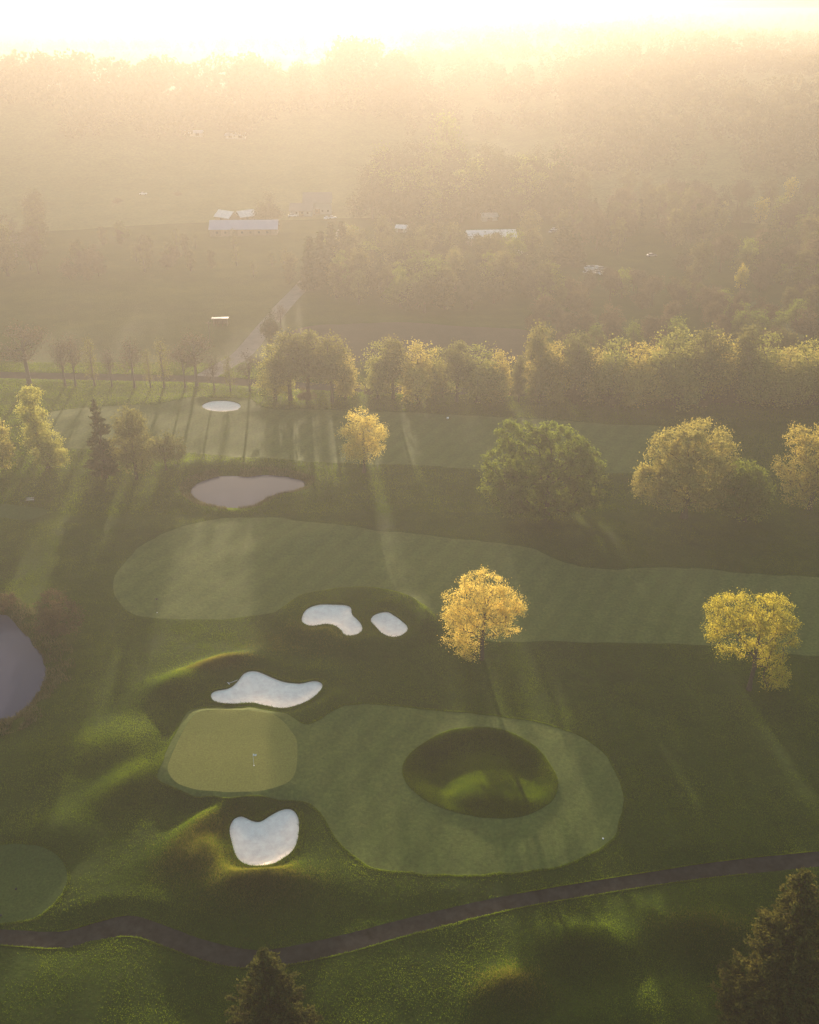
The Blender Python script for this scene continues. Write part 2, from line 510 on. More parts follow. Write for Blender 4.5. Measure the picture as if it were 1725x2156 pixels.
POND_LEVEL = -0.75
SAND_Z = {'b_heart': 0.4, 'b_kidney': 0.5, 'b_bean': 2.2, 'b_oval': 2.2, 'b_far': 0.2}
MOUND = outline([(590, 1300), (620, 1264), (690, 1246), (760, 1243), (840, 1258), (900, 1295), (910, 1325), (885, 1350), (830, 1368), (750, 1374), (670, 1360), (610, 1334)], 0.5)

def height(P):
    P = np.atleast_2d(P)
    X, Y = P[:, 0], P[:, 1]
    r = np.hypot(X, Y)
    far = smooth((r - 380) / 350)
    z = 1.1 * vnoise(X, Y, 55, 1) + 0.55 * vnoise(X, Y, 19, 2) + 0.22 * vnoise(X, Y, 7, 3) + 0.09 * vnoise(X, Y, 3.1, 8)
    z += far * (10 * vnoise(X, Y, 300, 4) + 3 * vnoise(X, Y, 90, 5))
    flat = np.ones(len(P))
    for c, a, b, rot, h in BUMP_W:
        dx, dy = X - c[0], Y - c[1]
        u = dx * math.cos(rot) + dy * math.sin(rot)
        v = -dx * math.sin(rot) + dy * math.cos(rot)
        z += h * np.exp(-0.5 * ((u / a) ** 2 + (v / b) ** 2) * 1.6)
    s = sdf(P, O['green'], 20)
    cx = O['green'].mean(0)
    wid = np.where(X > cx[0] + 8, 12.0, np.where(X < cx[0], 3.4, 4.5 + (X - cx[0]) * 0.6))
    k = smooth(1 - np.clip(s, 0, 99) / wid)
    gz = GREEN_Z + 0.25 * vnoise(X, Y, 12, 6) + (Y - cx[1]) * 0.02
    z = z * (1 - k) + gz * k
    s = sdf(P, O['fairway_near'], 12)
    k = smooth(0.5 - s / 8) * 0.6 * (1 - k)
    z = z * (1 - k) + 0.45 * k
    s = sdf(P, O['hollow'], 10)
    y0, y1 = O['hollow'][:, 1].min(), O['hollow'][:, 1].max()
    x0, x1 = O['hollow'][:, 0].min(), O['hollow'][:, 0].max()
    t = np.clip((Y - y0) / (y1 - y0) + 0.10 * np.sin((X - x0) / (x1 - x0) * 7.5 + 0.6), 0, 1)
    bowl = 1.35 * smooth(t / 0.72) * smooth((1 - t) / 0.22) - 0.9 * smooth(1 - t / 0.5)
    z += 0.12 * np.exp(-((s + 0.2) / 1.2) ** 2) - bowl * smooth(-s / 4.5) + smooth(-s / 2.0) * 0.35 * vnoise(X, Y, 4.5, 12)
    s = sdf(P, MOUND, 12)
    z += 2.1 * smooth(0.5 - s / 4.0)
    for n, lvl in SAND_Z.items():
        s = sdf(P, O[n], 8)
        w = smooth(1 - np.clip(s - 0.3, 0, 99) / 3.0)
        z = z * (1 - w) + lvl * w
    for n in ('pond_mid', 'pond_left'):
        s = sdf(P, O[n], 16)
        w = smooth(1 - np.clip(s - 0.8, 0, 99) / 5)
        bank = POND_LEVEL + np.clip(s, -2, 3.0) * 0.38 + 0.25 * vnoise(X, Y, 2.5, 9)
        z = z * (1 - w) + bank * w
    for n in ('path', 'road_cross', 'road_farm'):
        s = sdf(P, O[n], 6)
        w = smooth(1 - np.clip(s, 0, 99) / 3)
        base = 0.7 * vnoise(X, Y, 55, 1)
        z = z * (1 - w) + (base - 0.05 * (s < 0)) * w
    for xd, d, a, b, h in HILLS:
        az = az_of(xd)
        cx_, cy_ = d * math.sin(az), d * math.cos(az)
        u = (X - cx_) * math.cos(az) - (Y - cy_) * math.sin(az)
        v = (X - cx_) * math.sin(az) + (Y - cy_) * math.cos(az)
        z += far * h * np.exp(-0.5 * ((u / a) ** 2 + (v / b) ** 2))
    z = np.where(z > 60, 60 + 14 * (1 - np.exp(-(z - 60) / 14)), z)
    return np.maximum(z, -20)

def ground_z(x, y):
    return float(height(np.array([[x, y]]))[0])

_T = np.concatenate([np.linspace(70, 600, 700), np.linspace(602, 5000, 1500)])
def stand(xd, yd):
    """the first point of the terrain along the line of sight of a frame position"""
    u = (xd - PW / 2) / PF
    v = -(yd - PH / 2) / PF
    dx, dy, dz = u, v * SP + CP, v * CP - SP
    D = _T
    L = D / dy
    P = np.column_stack([dx * L, D])
    zz = CAM_H + dz * L
    near = zz < 95
    h = np.full(len(D), -99.0)
    lo = max(0, int(np.argmax(near)) - 1)
    cand = np.arange(lo, len(D))[zz[lo:] > -22]
    h[cand] = height(P[cand])
    k = int(np.argmax(zz < h))
    if k <= 0:
        p = at(xd, yd)
        return np.array([p[0], p[1], ground_z(*p)])
    a, b = zz[k - 1] - h[k - 1], zz[k] - h[k]
    t = a / (a - b) if a > b else 0.5
    p = P[k - 1] * (1 - t) + P[k] * t
    return np.array([p[0], p[1], ground_z(*p)])

# ------------------------------------------------------------------ terrain mesh
R_NEAR = 540.0
def build_ground():
    pts = []
    step = 8.0
    ys = np.arange(470, 2330, step)
    for j, yy in enumerate(ys):
        xs = np.arange(-260, 1990, step) + (step / 2 if j % 2 else 0)
        jit = rng.uniform(-1.6, 1.6, (len(xs), 2))
        for x, dx in zip(xs, jit):
            pts.append(at(x + dx[0], yy + dx[1]))
    pts = np.array(pts)
    # a coarser sheet to the sides, behind and under the camera
    extra = []
    for r in np.concatenate([np.arange(8, 120, 9), np.arange(120, R_NEAR - 10, 16)]):
        n = int(max(8, 2 * math.pi * r / (9 if r < 120 else 16)))
        for i in range(n):
            a = 2 * math.pi * (i + 0.5 * (int(r) % 2)) / n
            extra.append((r * math.sin(a), r * math.cos(a)))
    extra = np.array(extra)
    v = np.array([[(p[1] * CP + CAM_H * SP)] for p in extra])[:, 0]
    with np.errstate(all='ignore'):
        xd = PW / 2 + PF * extra[:, 0] / v
        yd = PH / 2 - PF * ((extra[:, 1] * SP - CAM_H * CP) / v)
    keep = (v < 5) | (xd < -265) | (xd > 1995) | (yd > 2335) | (yd < 465)
    pts = np.concatenate([pts, extra[keep]])
    pts = pts[np.hypot(pts[:, 0], pts[:, 1]) < R_NEAR - 6]
    ring_n = 720
    ra = np.arange(ring_n) * 2 * math.pi / ring_n
    ring = np.stack([R_NEAR * np.sin(ra), R_NEAR * np.cos(ra)], 1)
    # thin out the points that crowd an outline
    ok = np.ones(len(pts), bool)
    for n in REGIONS:
        lo, hi = O[n].min(0) - 2, O[n].max(0) + 2
        m = np.all((pts > lo) & (pts < hi), axis=1)
        idx = np.nonzero(m)[0]
        if len(idx):
            d = dist(pts[idx], O[n])
            sp = 8.0 / PF * (pts[idx, 1] * CP + CAM_H * SP)
            ok[idx[d < 0.38 * sp]] = False
    pts = pts[ok]
    verts = [Vector(p) for p in pts]
    edges = []
    for n in REGIONS:
        b = len(verts)
        k = len(O[n])
        verts += [Vector(p) for p in O[n]]
        edges += [(b + i, b + (i + 1) % k) for i in range(k)]
    b = len(verts)
    verts += [Vector(p) for p in ring]
    edges += [(b + i, b + (i + 1) % ring_n) for i in range(ring_n)]
    vo, eo, fo, _, _, _ = geometry.delaunay_2d_cdt(verts, edges, [], 0, 1e-4)
    V = np.array([(v.x, v.y) for v in vo])
    F = np.array([f for f in fo], np.int64)
    cen = V[F].mean(1)
    reg_id = np.full(len(F), -1)
    for i, n in enumerate(REGIONS):
        lo, hi = O[n].min(0), O[n].max(0)
        m = (reg_id < 0) & np.all((cen >= lo) & (cen <= hi), axis=1)
        idx = np.nonzero(m)[0]
        if len(idx):
            hit = inside(cen[idx], O[n])
            reg_id[idx[hit]] = i
    Z = height(V)
    return V, F, Z, reg_id

V2, F2, Z2, RID = build_ground()
print('ground', len(V2), len(F2))

def emit(name, ids, mat, zfun=None, extra=None):
    m = np.isin(RID, ids)
    F = F2[m]
    used, inv = np.unique(F.ravel(), return_inverse=True)
    P = V2[used]
    z = Z2[used] if zfun is None else zfun(P, Z2[used])
    V = np.column_stack([P, z])
    F = inv.reshape(F.shape)
    if extra is not None:
        eV, eF = extra
        F = np.concatenate([F, eF + len(V)])
        V = np.concatenate([V, eV])
    return mesh_obj(name, V, F, mat, smooth_sh=True)

R = {n: i for i, n in enumerate(REGIONS)}
LIP = 0.30
def boundary_edges(ids):
    F = F2[np.isin(RID, ids)]
    e = np.concatenate([F[:, [0, 1]], F[:, [1, 2]], F[:, [2, 0]]])
    key = np.sort(e, axis=1)
    u, idx, cnt = np.unique(key, axis=0, return_index=True, return_counts=True)
    return e[idx[cnt == 1]]
sV, sF = [], []
for n in BUNKERS:
    for a, b in boundary_edges([R[n]]):
        k = len(sV)
        sV += [(*V2[a], Z2[a]), (*V2[b], Z2[b]), (*V2[b], Z2[b] - LIP - 0.08), (*V2[a], Z2[a] - LIP - 0.08)]
        sF += [(k, k + 1, k + 2), (k, k + 2, k + 3)]
g = emit('ground', [-1, R['hollow'], R['pond_mid'], R['pond_left']], M['rough'], extra=(np.array(sV), np.array(sF)))
tag(g, kind='structure')
for nm, key, mt in (('fairway', 'fairway_near', 'fairway'), ('fairway', 'fairway_mid', 'fairway'), ('fairway', 'fairway_far', 'fairway'),
                    ('putting_green', 'green', 'green'), ('tee_ground', 'tee_near', 'tee'), ('tee_ground', 'tee_left', 'tee'),
                    ('path', 'path', 'path'), ('road', 'road_cross', 'road'), ('road', 'road_farm', 'road'), ('field', 'field', 'field')):
    tag(emit(nm, [R[key]], M['gravel_road'] if key == 'road_farm' else M[mt]), kind='structure')
labels = {'b_heart': 'heart shaped white sand bunker on the near side of the putting green',
          'b_kidney': 'wavy kidney shaped white sand bunker just behind the putting green',
          'b_bean': 'bean shaped white sand bunker on the dark mound, beside a smaller oval one',
          'b_oval': 'small oval white sand bunker on the dark mound nearest the golden tree',
          'b_far': 'small flat oval sand bunker far off near the row of roadside trees'}
for n in BUNKERS:
    poly = O[n]
    def zf(P, z, poly=poly):
        d = dist(P, poly)
        size = math.sqrt((poly.max(0) - poly.min(0)).prod())
        return z - LIP - 0.55 * smooth(d / (0.25 * size)) + 0.12 * vnoise(P[:, 0], P[:, 1], 1.9, 11)
    tag(emit('sand_bunker', [R[n]], M['sand'], zf), labels[n], 'bunker')
for n in ('pond_mid', 'pond_left'):
    poly = O[n]
    c = poly.mean(0)
    big = c + (poly - c) * (1 + 1.6 / np.linalg.norm(poly - c, axis=1))[:, None]
    k = len(big)
    o = mesh_obj('pond', np.column_stack([big, np.full(k, POND_LEVEL)]), [tuple(range(k))], M['water'])
    tag(o, kind='structure')

# far ground, ring by ring to the horizon
def far_ground():
    n = 720
    rs = [R_NEAR]
    while rs[-1] < 9000:
        rs.append(rs[-1] * 1.018 + 2)
    ra = np.arange(n) * 2 * math.pi / n
    P = np.concatenate([np.stack([r * np.sin(ra), r * np.cos(ra)], 1) for r in rs])
    Z = height(P)
    i = np.arange(len(rs) - 1)[:, None] * n
    j = np.arange(n)[None, :]
    a = i + j
    b = i + (j + 1) % n
    F = np.stack([a, b, b + n, a + n], -1).reshape(-1, 4)
    return mesh_obj('hills', np.column_stack([P, Z]), F, M['meadow'], smooth_sh=True)
tag(far_ground(), kind='structure')

# ------------------------------------------------------------------ grass blades
def blades(name, P, h, w, mat, lean=0.35, label=None, cat='grass'):
    n = len(P)
    z = height(P) - 0.02
    a = rng.uniform(0, 2 * math.pi, n)
    hh = h[0] + (h[1] - h[0]) * rng.random(n) ** 1.5
    ww = rng.uniform(w[0], w[1], n)
    dx, dy = np.cos(a) * ww / 2, np.sin(a) * ww / 2
    lx, ly = rng.normal(0, lean, n) * hh, rng.normal(0, lean, n) * hh
    B = np.column_stack([P, z])
    v0 = B + np.column_stack([-dx, -dy, np.zeros(n)])
    v1 = B + np.column_stack([dx, dy, np.zeros(n)])
    v2 = B + np.column_stack([lx, ly, hh])
    V = np.stack([v0, v1, v2], 1).reshape(-1, 3)
    F = np.arange(3 * n).reshape(-1, 3)
    if name == 'rough_grass':
        ROUGH.append(V)
        return None
    o = mesh_obj(name, V, F, mat)
    return tag(o, label, cat, kind='stuff')
ROUGH = []

def in_regions(P, names, margin=0.0):
    m = np.zeros(len(P), bool)
    for n in names:
        if margin:
            m |= sdf(P, O[n], 3) < margin
        else:
            lo, hi = O[n].min(0), O[n].max(0)
            k = np.all((P >= lo) & (P <= hi), axis=1)
            idx = np.nonzero(k)[0]
            if len(idx):
                m[idx[inside(P[idx], O[n])]] = True
    return m

NOT_ROUGH = [n for n in REGIONS if n not in ('hollow', 'field')]
def scatter_rough(n, ymin, ymax):
    out = []
    Y = rng.uniform(ymin, ymax, n)
    X = rng.uniform(-1, 1, n)
    half = (Y * CP + CAM_H * SP) * 0.48
    P = np.column_stack([X * (ymax * CP + CAM_H * SP) * 0.48, Y])
    P = P[np.abs(P[:, 0]) < half]
    return P[~in_regions(P, NOT_ROUGH)]
P = scatter_rough(2300000, 62, 200)
cl = vnoise(P[:, 0], P[:, 1], 3.0, 21) + 0.6 * vnoise(P[:, 0], P[:, 1], 9.0, 22)
P = P[rng.random(len(P)) < 0.55 + 0.9 * cl]
blades('rough_grass', P, (0.07, 0.22), (0.04, 0.10), M['blade'])
P = scatter_rough(500000, 195, 300)
blades('rough_grass', P, (0.12, 0.35), (0.10, 0.22), M['blade'])

# fescue on the bunker mounds
def patch(xd, yd, rx, ry, n, rot=0.0):
    c = at(xd, yd, 1.0)
    u, v = rng.normal(0, rx, n), rng.normal(0, ry, n)
    P = np.column_stack([c[0] + u * math.cos(rot) - v * math.sin(rot), c[1] + u * math.sin(rot) + v * math.cos(rot)])
    return P[~in_regions(P, NOT_ROUGH)]
P = np.concatenate([patch(462, 1402, 2.6, 0.8, 9000, 0.35), patch(545, 1862, 3.4, 1.8, 14000), patch(440, 1750, 1.2, 3.0, 7000, -0.7),
                    patch(425, 1810, 2.6, 2.2, 8000), patch(1068, 2070, 2.2, 1.5, 5000), patch(650, 1345, 6, 2.5, 7000), patch(1490, 1950, 3.5, 1.5, 3000)])
blades('tall_grass', P, (0.15, 0.42), (0.03, 0.06), M['blade_tall'])

def shore(poly, n, lo, hi):
    # random points in a band around an outline
    c = poly.mean(0)
    i = rng.integers(0, len(poly), n)
    t = rng.random(n)[:, None]
    P = poly[i] * (1 - t) + poly[(i + 1) % len(poly)] * t
    d = P - c
    d /= np.linalg.norm(d, axis=1)[:, None]
    return P + d * (lo + (hi - lo) * rng.random(n) ** 1.3)[:, None]
P = shore(O['pond_left'], 16000, -0.2, 5.0)
P = P[vnoise(P[:, 0], P[:, 1], 2.2, 31) > -0.2]
P2 = shore(O['pond_mid'], 9000, -0.1, 2.4)
P2 = P2[vnoise(P2[:, 0], P2[:, 1], 2.5, 32) > -0.15]
rim = np.concatenate([shore(O[n], k, -0.05, 0.9) for n, k in (('b_heart', 5000), ('b_kidney', 6500), ('b_bean', 4500), ('b_oval', 3000))])
blades('rough_grass', rim[~in_regions(rim, NOT_ROUGH)], (0.12, 0.34), (0.04, 0.09), M['blade'], 0.6)
edge = np.concatenate([shore(O[n], k, 0.0, 0.45) for n, k in (('fairway_near', 16000), ('hollow', 5000), ('tee_near', 4000), ('path', 26000))])
blades('rough_grass', edge[~in_regions(edge, NOT_ROUGH)], (0.10, 0.24), (0.04, 0.08), M['blade'], 0.5)
n = 240000
lo, hi = O['hollow'].min(0), O['hollow'].max(0)
P_ = rng.uniform(lo, hi, (n, 2))
P_ = P_[inside(P_, O['hollow'])]
blades('rough_grass', P_, (0.10, 0.30), (0.035, 0.07), M['blade'], 0.3)
for xd, yd, rx, ry, n, rot in [(285, 1650, 3.5, 5.5, 26000, -0.7), (385, 1450, 4.5, 3.5, 22000, 0.2), (240, 1570, 8, 5, 30000, 0), (440, 1735, 2.5, 5.5, 20000, -0.75), (430, 1808, 5, 3.5, 20000, 0.3),
                               (545, 1872, 6, 3, 22000, 0.1), (1232, 1996, 4.5, 3, 16000, 0), (1068, 2082, 3.5, 2.5, 10000, 0.4), (1485, 1960, 6, 3, 14000, 0), (755, 1310, 14, 9, 40000, 0)]:
    Q = patch(xd, yd, rx, ry, n, rot)
    blades('rough_grass', Q, (0.08, 0.26), (0.035, 0.07), M['blade'], 0.35)
blades('reeds', np.concatenate([P, P2]), (0.3, 0.95), (0.06, 0.16), M['reed'], 0.25, cat='reeds')

_V = np.concatenate(ROUGH)
tag(mesh_obj('rough_grass', _V, np.arange(len(_V)).reshape(-1, 3), M['blade']), None, 'grass', kind='stuff')
ROUGH.clear()

# ------------------------------------------------------------------ trees
def leaf_quads(C, size, r, flat=0.0, elong=1.0, dirs=None):
    n = len(C)
    if dirs is None:
        a = r.normal(size=(n, 3))
    else:
        a = dirs + r.normal(scale=0.45, size=(n, 3))
    a /= np.linalg.norm(a, axis=1)[:, None] + 1e-9
    b = r.normal(size=(n, 3))
    b -= (b * a).sum(1)[:, None] * a
    b /= np.linalg.norm(b, axis=1)[:, None] + 1e-9
    s = (size * r.uniform(0.6, 1.3, n))[:, None]
    a, b = a * s * elong * 0.5, b * s * 0.5
    V = np.stack([C - a, C + b * 0.8 - a * 0.1, C + a, C - b * 0.8 - a * 0.1], 1).reshape(-1, 3)
    return V, np.arange(4 * n).reshape(-1, 4)

def skeleton(r, trunk, tips, rt, seg=1.3, up=0.5):
    pos = [np.array(p, float) for p in trunk]
    par = [-1] + list(range(len(trunk) - 1))
    order = np.argsort([min(np.linalg.norm(t - p) for p in pos) for t in tips])
    ends = []
    first = max(1, int(len(trunk) * 0.3))
    for k in order:
        t = tips[k]
        A = np.array(pos)
        d = np.linalg.norm(A - t, axis=1)
        pen = np.clip(A[:, 2] - (t[2] - 0.25 * d), 0, 99) * 1.6
        pen[:first] += 50
        # nearer the trunk is cheaper, so limbs radiate from it
        i = int(np.argmin(d + pen))
        L = d[i]
        n = max(2, int(L / seg))
        s = A[i]
        mid = (s + t) / 2 + np.array([0, 0, -0.10 * L if t[2] > s[2] else 0.15 * L]) + r.normal(scale=0.07 * L, size=3)
        cur = i
        for j in range(1, n + 1):
            q = j / n
            p = (1 - q) ** 2 * s + 2 * q * (1 - q) * mid + q * q * t
            pos.append(p + r.normal(scale=0.03 * seg, size=3))
            par.append(cur)
            cur = len(pos) - 1
        ends.append(cur)
    pos = np.array(pos)
    cnt = np.zeros(len(pos))
    cnt[ends] = 1
    for i in range(len(pos) - 1, 0, -1):
        cnt[par[i]] += cnt[i]
    rad = rt * (np.maximum(cnt, 1) / max(cnt[0], 1)) ** 0.46
    return pos, par, rad, ends

def tubes(pos, par, rad, n=5, rmin=0.02):
    N = len(pos)
    D = np.zeros((N, 3))
    for i in range(N):
        D[i] = pos[i] - pos[par[i]] if par[i] >= 0 else np.array([0, 0, 1.0])
    D /= np.linalg.norm(D, axis=1)[:, None] + 1e-9
    ref = np.where(np.abs(D[:, 2:3]) < 0.9, np.array([[0, 0, 1.0]]), np.array([[1.0, 0, 0]]))
    ref = np.array([[1.0, 0.02, 0.0]]) - D * D[:, 0:1]
    ref /= np.linalg.norm(ref, axis=1)[:, None] + 1e-9
    B = np.cross(D, ref)
    a = np.arange(n) * 2 * math.pi / n
    rr = np.maximum(rad, rmin)
    flare = np.where(np.arange(N) == 0, 1.5, 1.0)
    V = pos[:, None, :] + (ref[:, None, :] * np.cos(a)[None, :, None] + B[:, None, :] * np.sin(a)[None, :, None]) * (rr * flare)[:, None, None]
    F = []
    for i in range(N):
        if par[i] < 0:
            continue
        p = par[i]
        for k in range(n):
            l = (k + 1) % n
            F.append((p * n + k, p * n + l, i * n + l, i * n + k))
    return V.reshape(-1, 3), np.array(F)

def in_lobes(r, lobes, n, shell=0.5):
    w = np.array([l[3] * l[4] * l[5] for l in lobes]) ** (2 / 3)
    w = w / w.sum()
    idx = r.choice(len(lobes), n, p=w)
    d = r.normal(size=(n, 3))
    d /= np.linalg.norm(d, axis=1)[:, None]
    rad = r.random(n) ** (1 / 3)
    rad = shell + (1 - shell) * rad
    rad = np.where(r.random(n) < 0.22, rad * r.random(n), rad)
    L = np.array(lobes)[idx]
    return L[:, :3] + d * rad[:, None] * L[:, 3:6]

def make_tree(name, loc, height_, lobes, leaf, bark='bark', seed=1, ntips=170, nleaf=9000, lsize=0.34, clump=0.75, rt=None, shell=0.55,
              trunk_top=0.72, lean=(0, 0), vert=0.8, scale=None, twigs=False):
    r = np.random.default_rng(seed)
    root = empty(name, loc, 0, scale)
    rt = rt or height_ * 0.024
    n = 7
    tr = []
    for i in range(n):
        q = i / (n - 1)
        w = 0.012 * height_ * q
        tr.append((lean[0] * q + r.normal() * w, lean[1] * q + r.normal() * w, -0.25 + q * height_ * trunk_top))
    tips = in_lobes(r, lobes, ntips, shell)
    tips[:, 2] = np.maximum(tips[:, 2], height_ * 0.06)
    pos, par, rad, ends = skeleton(r, tr, tips, rt, seg=max(0.7, height_ * 0.06))
    V, F = tubes(pos, par, rad, 6 if height_ > 0 else 5)
    t = mesh_obj('trunk', V, F, M[bark], root, True)
    reg(root, t)
    # leaves gather in clumps at the tips and thin out along the outer twigs
    c_idx = r.integers(0, len(tips), nleaf)
    sc = clump * r.uniform(0.6, 1.35, len(tips))
    off = r.normal(size=(nleaf, 3)) * sc[c_idx][:, None]
    off[:, 2] *= vert
    C = tips[c_idx] + off
    C = C[C[:, 2] > 0.15]
    V, F = leaf_quads(C, lsize, r)
    c = mesh_obj('crown', V, F, M[leaf], root)
    reg(root, c)
    return root

def lobes_from(base, spec):
    """lobes measured in the frame (x, y, rx, ry[, depth offset in m]) turned into metres about the base"""
    s = depth_of(base, 8) / PF
    u0 = PW / 2 + PF * base[0] / depth_of(base, 0)
    out = []
    for q in spec:
        z = height_at(base, q[1]) - base[2]
        yoff = q[4] if len(q) > 4 else 0.0
        rz = q[3] * s / math.cos(PITCH + math.atan((q[1] - PH / 2) / PF)) * 1.0
        u = (q[0] - PW / 2) / PF * depth_of(base, z + base[2]) - base[0]
        ry = min(q[2], 1.3 * q[3]) * s
        out.append((u, yoff, z, q[2] * s, ry, rz * 0.95))
    return out

def frame_tree(name, label, cat, xb, yb, ytop, spec, leaf, group=None, **kw):
    b = stand(xb, yb)
    h = height_at(b, ytop) - b[2]
    lobes = lobes_from(b, spec)
    top = np.array(lobes)
    t = make_tree(name, b, h, lobes, leaf, **kw)
    tag(t, label, cat, group)
    return t

frame_tree('deciduous_tree', 'golden tree with an open branchy crown beside the mound of two sand bunkers', 'tree', 1014, 1388, 1200,
           [(1015, 1245, 55, 38), (975, 1275, 42, 38), (1058, 1275, 42, 36), (965, 1320, 36, 42), (985, 1352, 32, 34), (1030, 1300, 48, 34), (1078, 1282, 27, 20), (1062, 1322, 34, 14), (950, 1280, 22, 26)],
           'leaf_gold', seed=11, ntips=420, nleaf=34000, lsize=0.18, clump=0.42, rt=0.36)
frame_tree('deciduous_tree', 'bright yellow tree with flat topped crown and low right branch, alone at right', 'tree', 1577, 1452, 1246,
           [(1580, 1285, 70, 34), (1530, 1290, 40, 32), (1630, 1295, 42, 36), (1600, 1330, 52, 30), (1510, 1328, 28, 22), (1648, 1340, 30, 30), (1545, 1368, 34, 14), (1625, 1385, 32, 26), (1635, 1428, 28, 22), (1665, 1318, 18, 14)],
           'leaf_yellow', seed=12, ntips=440, nleaf=35000, lsize=0.18, clump=0.42, rt=0.36)
frame_tree('deciduous_tree', 'small golden tree with a clean trunk standing alone right of the middle pond', 'tree', 767, 995, 862,
           [(755, 885, 26, 22), (785, 905, 28, 24), (745, 920, 26, 26), (795, 925, 22, 20), (765, 945, 34, 22), (740, 950, 18, 16)],
           'leaf_gold', seed=13, ntips=180, nleaf=15000, lsize=0.27, clump=0.6, rt=0.34)
frame_tree('deciduous_tree', 'tall pale lime tree, narrow topped and wide footed, near the left edge', 'tree', 103, 985, 812,
           [(66, 834, 18, 20), (62, 865, 24, 26), (76, 885, 24, 28), (78, 918, 28, 28), (100, 935, 28, 28), (92, 958, 32, 18), (122, 962, 20, 16)],
           'leaf_pale', seed=14, ntips=260, nleaf=24000, lsize=0.3, clump=0.6, rt=0.4, lean=(-2.5, 0))
frame_tree('deciduous_tree', 'large dense dark green tree with billowing domed crown, widest of the lone trees', 'tree', 1150, 1092, 884,
           [(1085, 915, 38, 26), (1172, 925, 42, 36), (1130, 935, 30, 20, 1), (1078, 985, 58, 50), (1120, 1010, 68, 55), (1190, 1000, 66, 58), (1225, 985, 42, 44), (1060, 1030, 42, 34), (1240, 1030, 40, 36), (1150, 1045, 92, 30), (1140, 1070, 84, 20), (1212, 1058, 44, 22), (1085, 1058, 40, 20), (1210, 950, 34, 26)],
           'leaf_green', seed=15, ntips=620, nleaf=75000, lsize=0.38, clump=0.5, rt=0.6, shell=0.93)
frame_tree('deciduous_tree', 'large round golden olive tree with a broad dome crown, left of a green bush', 'tree', 1440, 1090, 880,
           [(1480, 930, 52, 42), (1420, 945, 50, 38), (1455, 990, 70, 48), (1400, 985, 52, 44), (1375, 1020, 40, 32), (1510, 975, 40, 48), (1440, 1040, 78, 32), (1500, 1030, 40, 34)],
           'leaf_olive', seed=16, ntips=620, nleaf=58000, lsize=0.34, clump=0.6, rt=0.6, shell=0.8)
frame_tree('deciduous_tree', 'short dark green tree tucked against the right side of the golden olive tree', 'tree', 1568, 1098, 972,
           [(1565, 1005, 36, 28), (1590, 1030, 34, 34), (1550, 1045, 40, 34), (1585, 1065, 36, 22)],
           'leaf_green', seed=17, ntips=240, nleaf=26000, lsize=0.36, clump=0.6, rt=0.35, shell=0.8)
frame_tree('deciduous_tree', 'brownish gold tree with a ragged round crown cut off by the right edge', 'tree', 1704, 1072, 893,
           [(1700, 925, 40, 32), (1730, 950, 50, 40), (1670, 985, 46, 30), (1710, 1000, 60, 36), (1760, 1000, 50, 40), (1690, 1035, 48, 24)],
           'leaf_olive', seed=18, ntips=340, nleaf=22000, lsize=0.32, clump=0.55, rt=0.45)
frame_tree('deciduous_tree', 'hazy olive round tree standing against the right side of a tall spruce', 'tree', 288, 1008, 856,
           [(270, 890, 32, 30), (295, 920, 34, 34), (262, 940, 30, 34), (290, 965, 40, 26)],
           'leaf_soft', seed=19, ntips=240, nleaf=9000, lsize=0.42, clump=0.7, rt=0.32)
frame_tree('deciduous_tree', 'low thin olive tree just right of the round hazy olive tree', 'tree', 350, 990, 905,
           [(355, 930, 28, 20), (335, 950, 26, 20), (370, 950, 22, 18)],
           'leaf_soft', seed=20, ntips=130, nleaf=3200, lsize=0.4, clump=0.6, rt=0.2)
frame_tree('deciduous_tree', 'dark olive tree cut off by the left edge, before the tall pale lime tree', 'tree', -8, 990, 885,
           [(-15, 915, 30, 28), (-10, 950, 34, 26), (5, 970, 20, 14)],
           'leaf_olive', seed=21, ntips=150, nleaf=6000, lsize=0.4, clump=0.6, rt=0.3)
frame_tree('shrub', 'big brown leafless looking shrub beside the left pond', 'shrub', 122, 1338, 1236,
           [(115, 1275, 34, 30), (140, 1300, 34, 28), (95, 1305, 26, 22), (122, 1322, 44, 14)],
           'leaf_brown', seed=22, ntips=240, nleaf=9000, lsize=0.24, clump=0.4, rt=0.12, trunk_top=0.4)
frame_tree('shrub', 'low dull green shrub on the far bank of the left pond, by the left edge', 'shrub', 8, 1288, 1245,
           [(8, 1265, 24, 16), (-20, 1268, 22, 14)],
           'leaf_brown', seed=23, ntips=90, nleaf=3000, lsize=0.24, clump=0.35, rt=0.1, trunk_top=0.4)

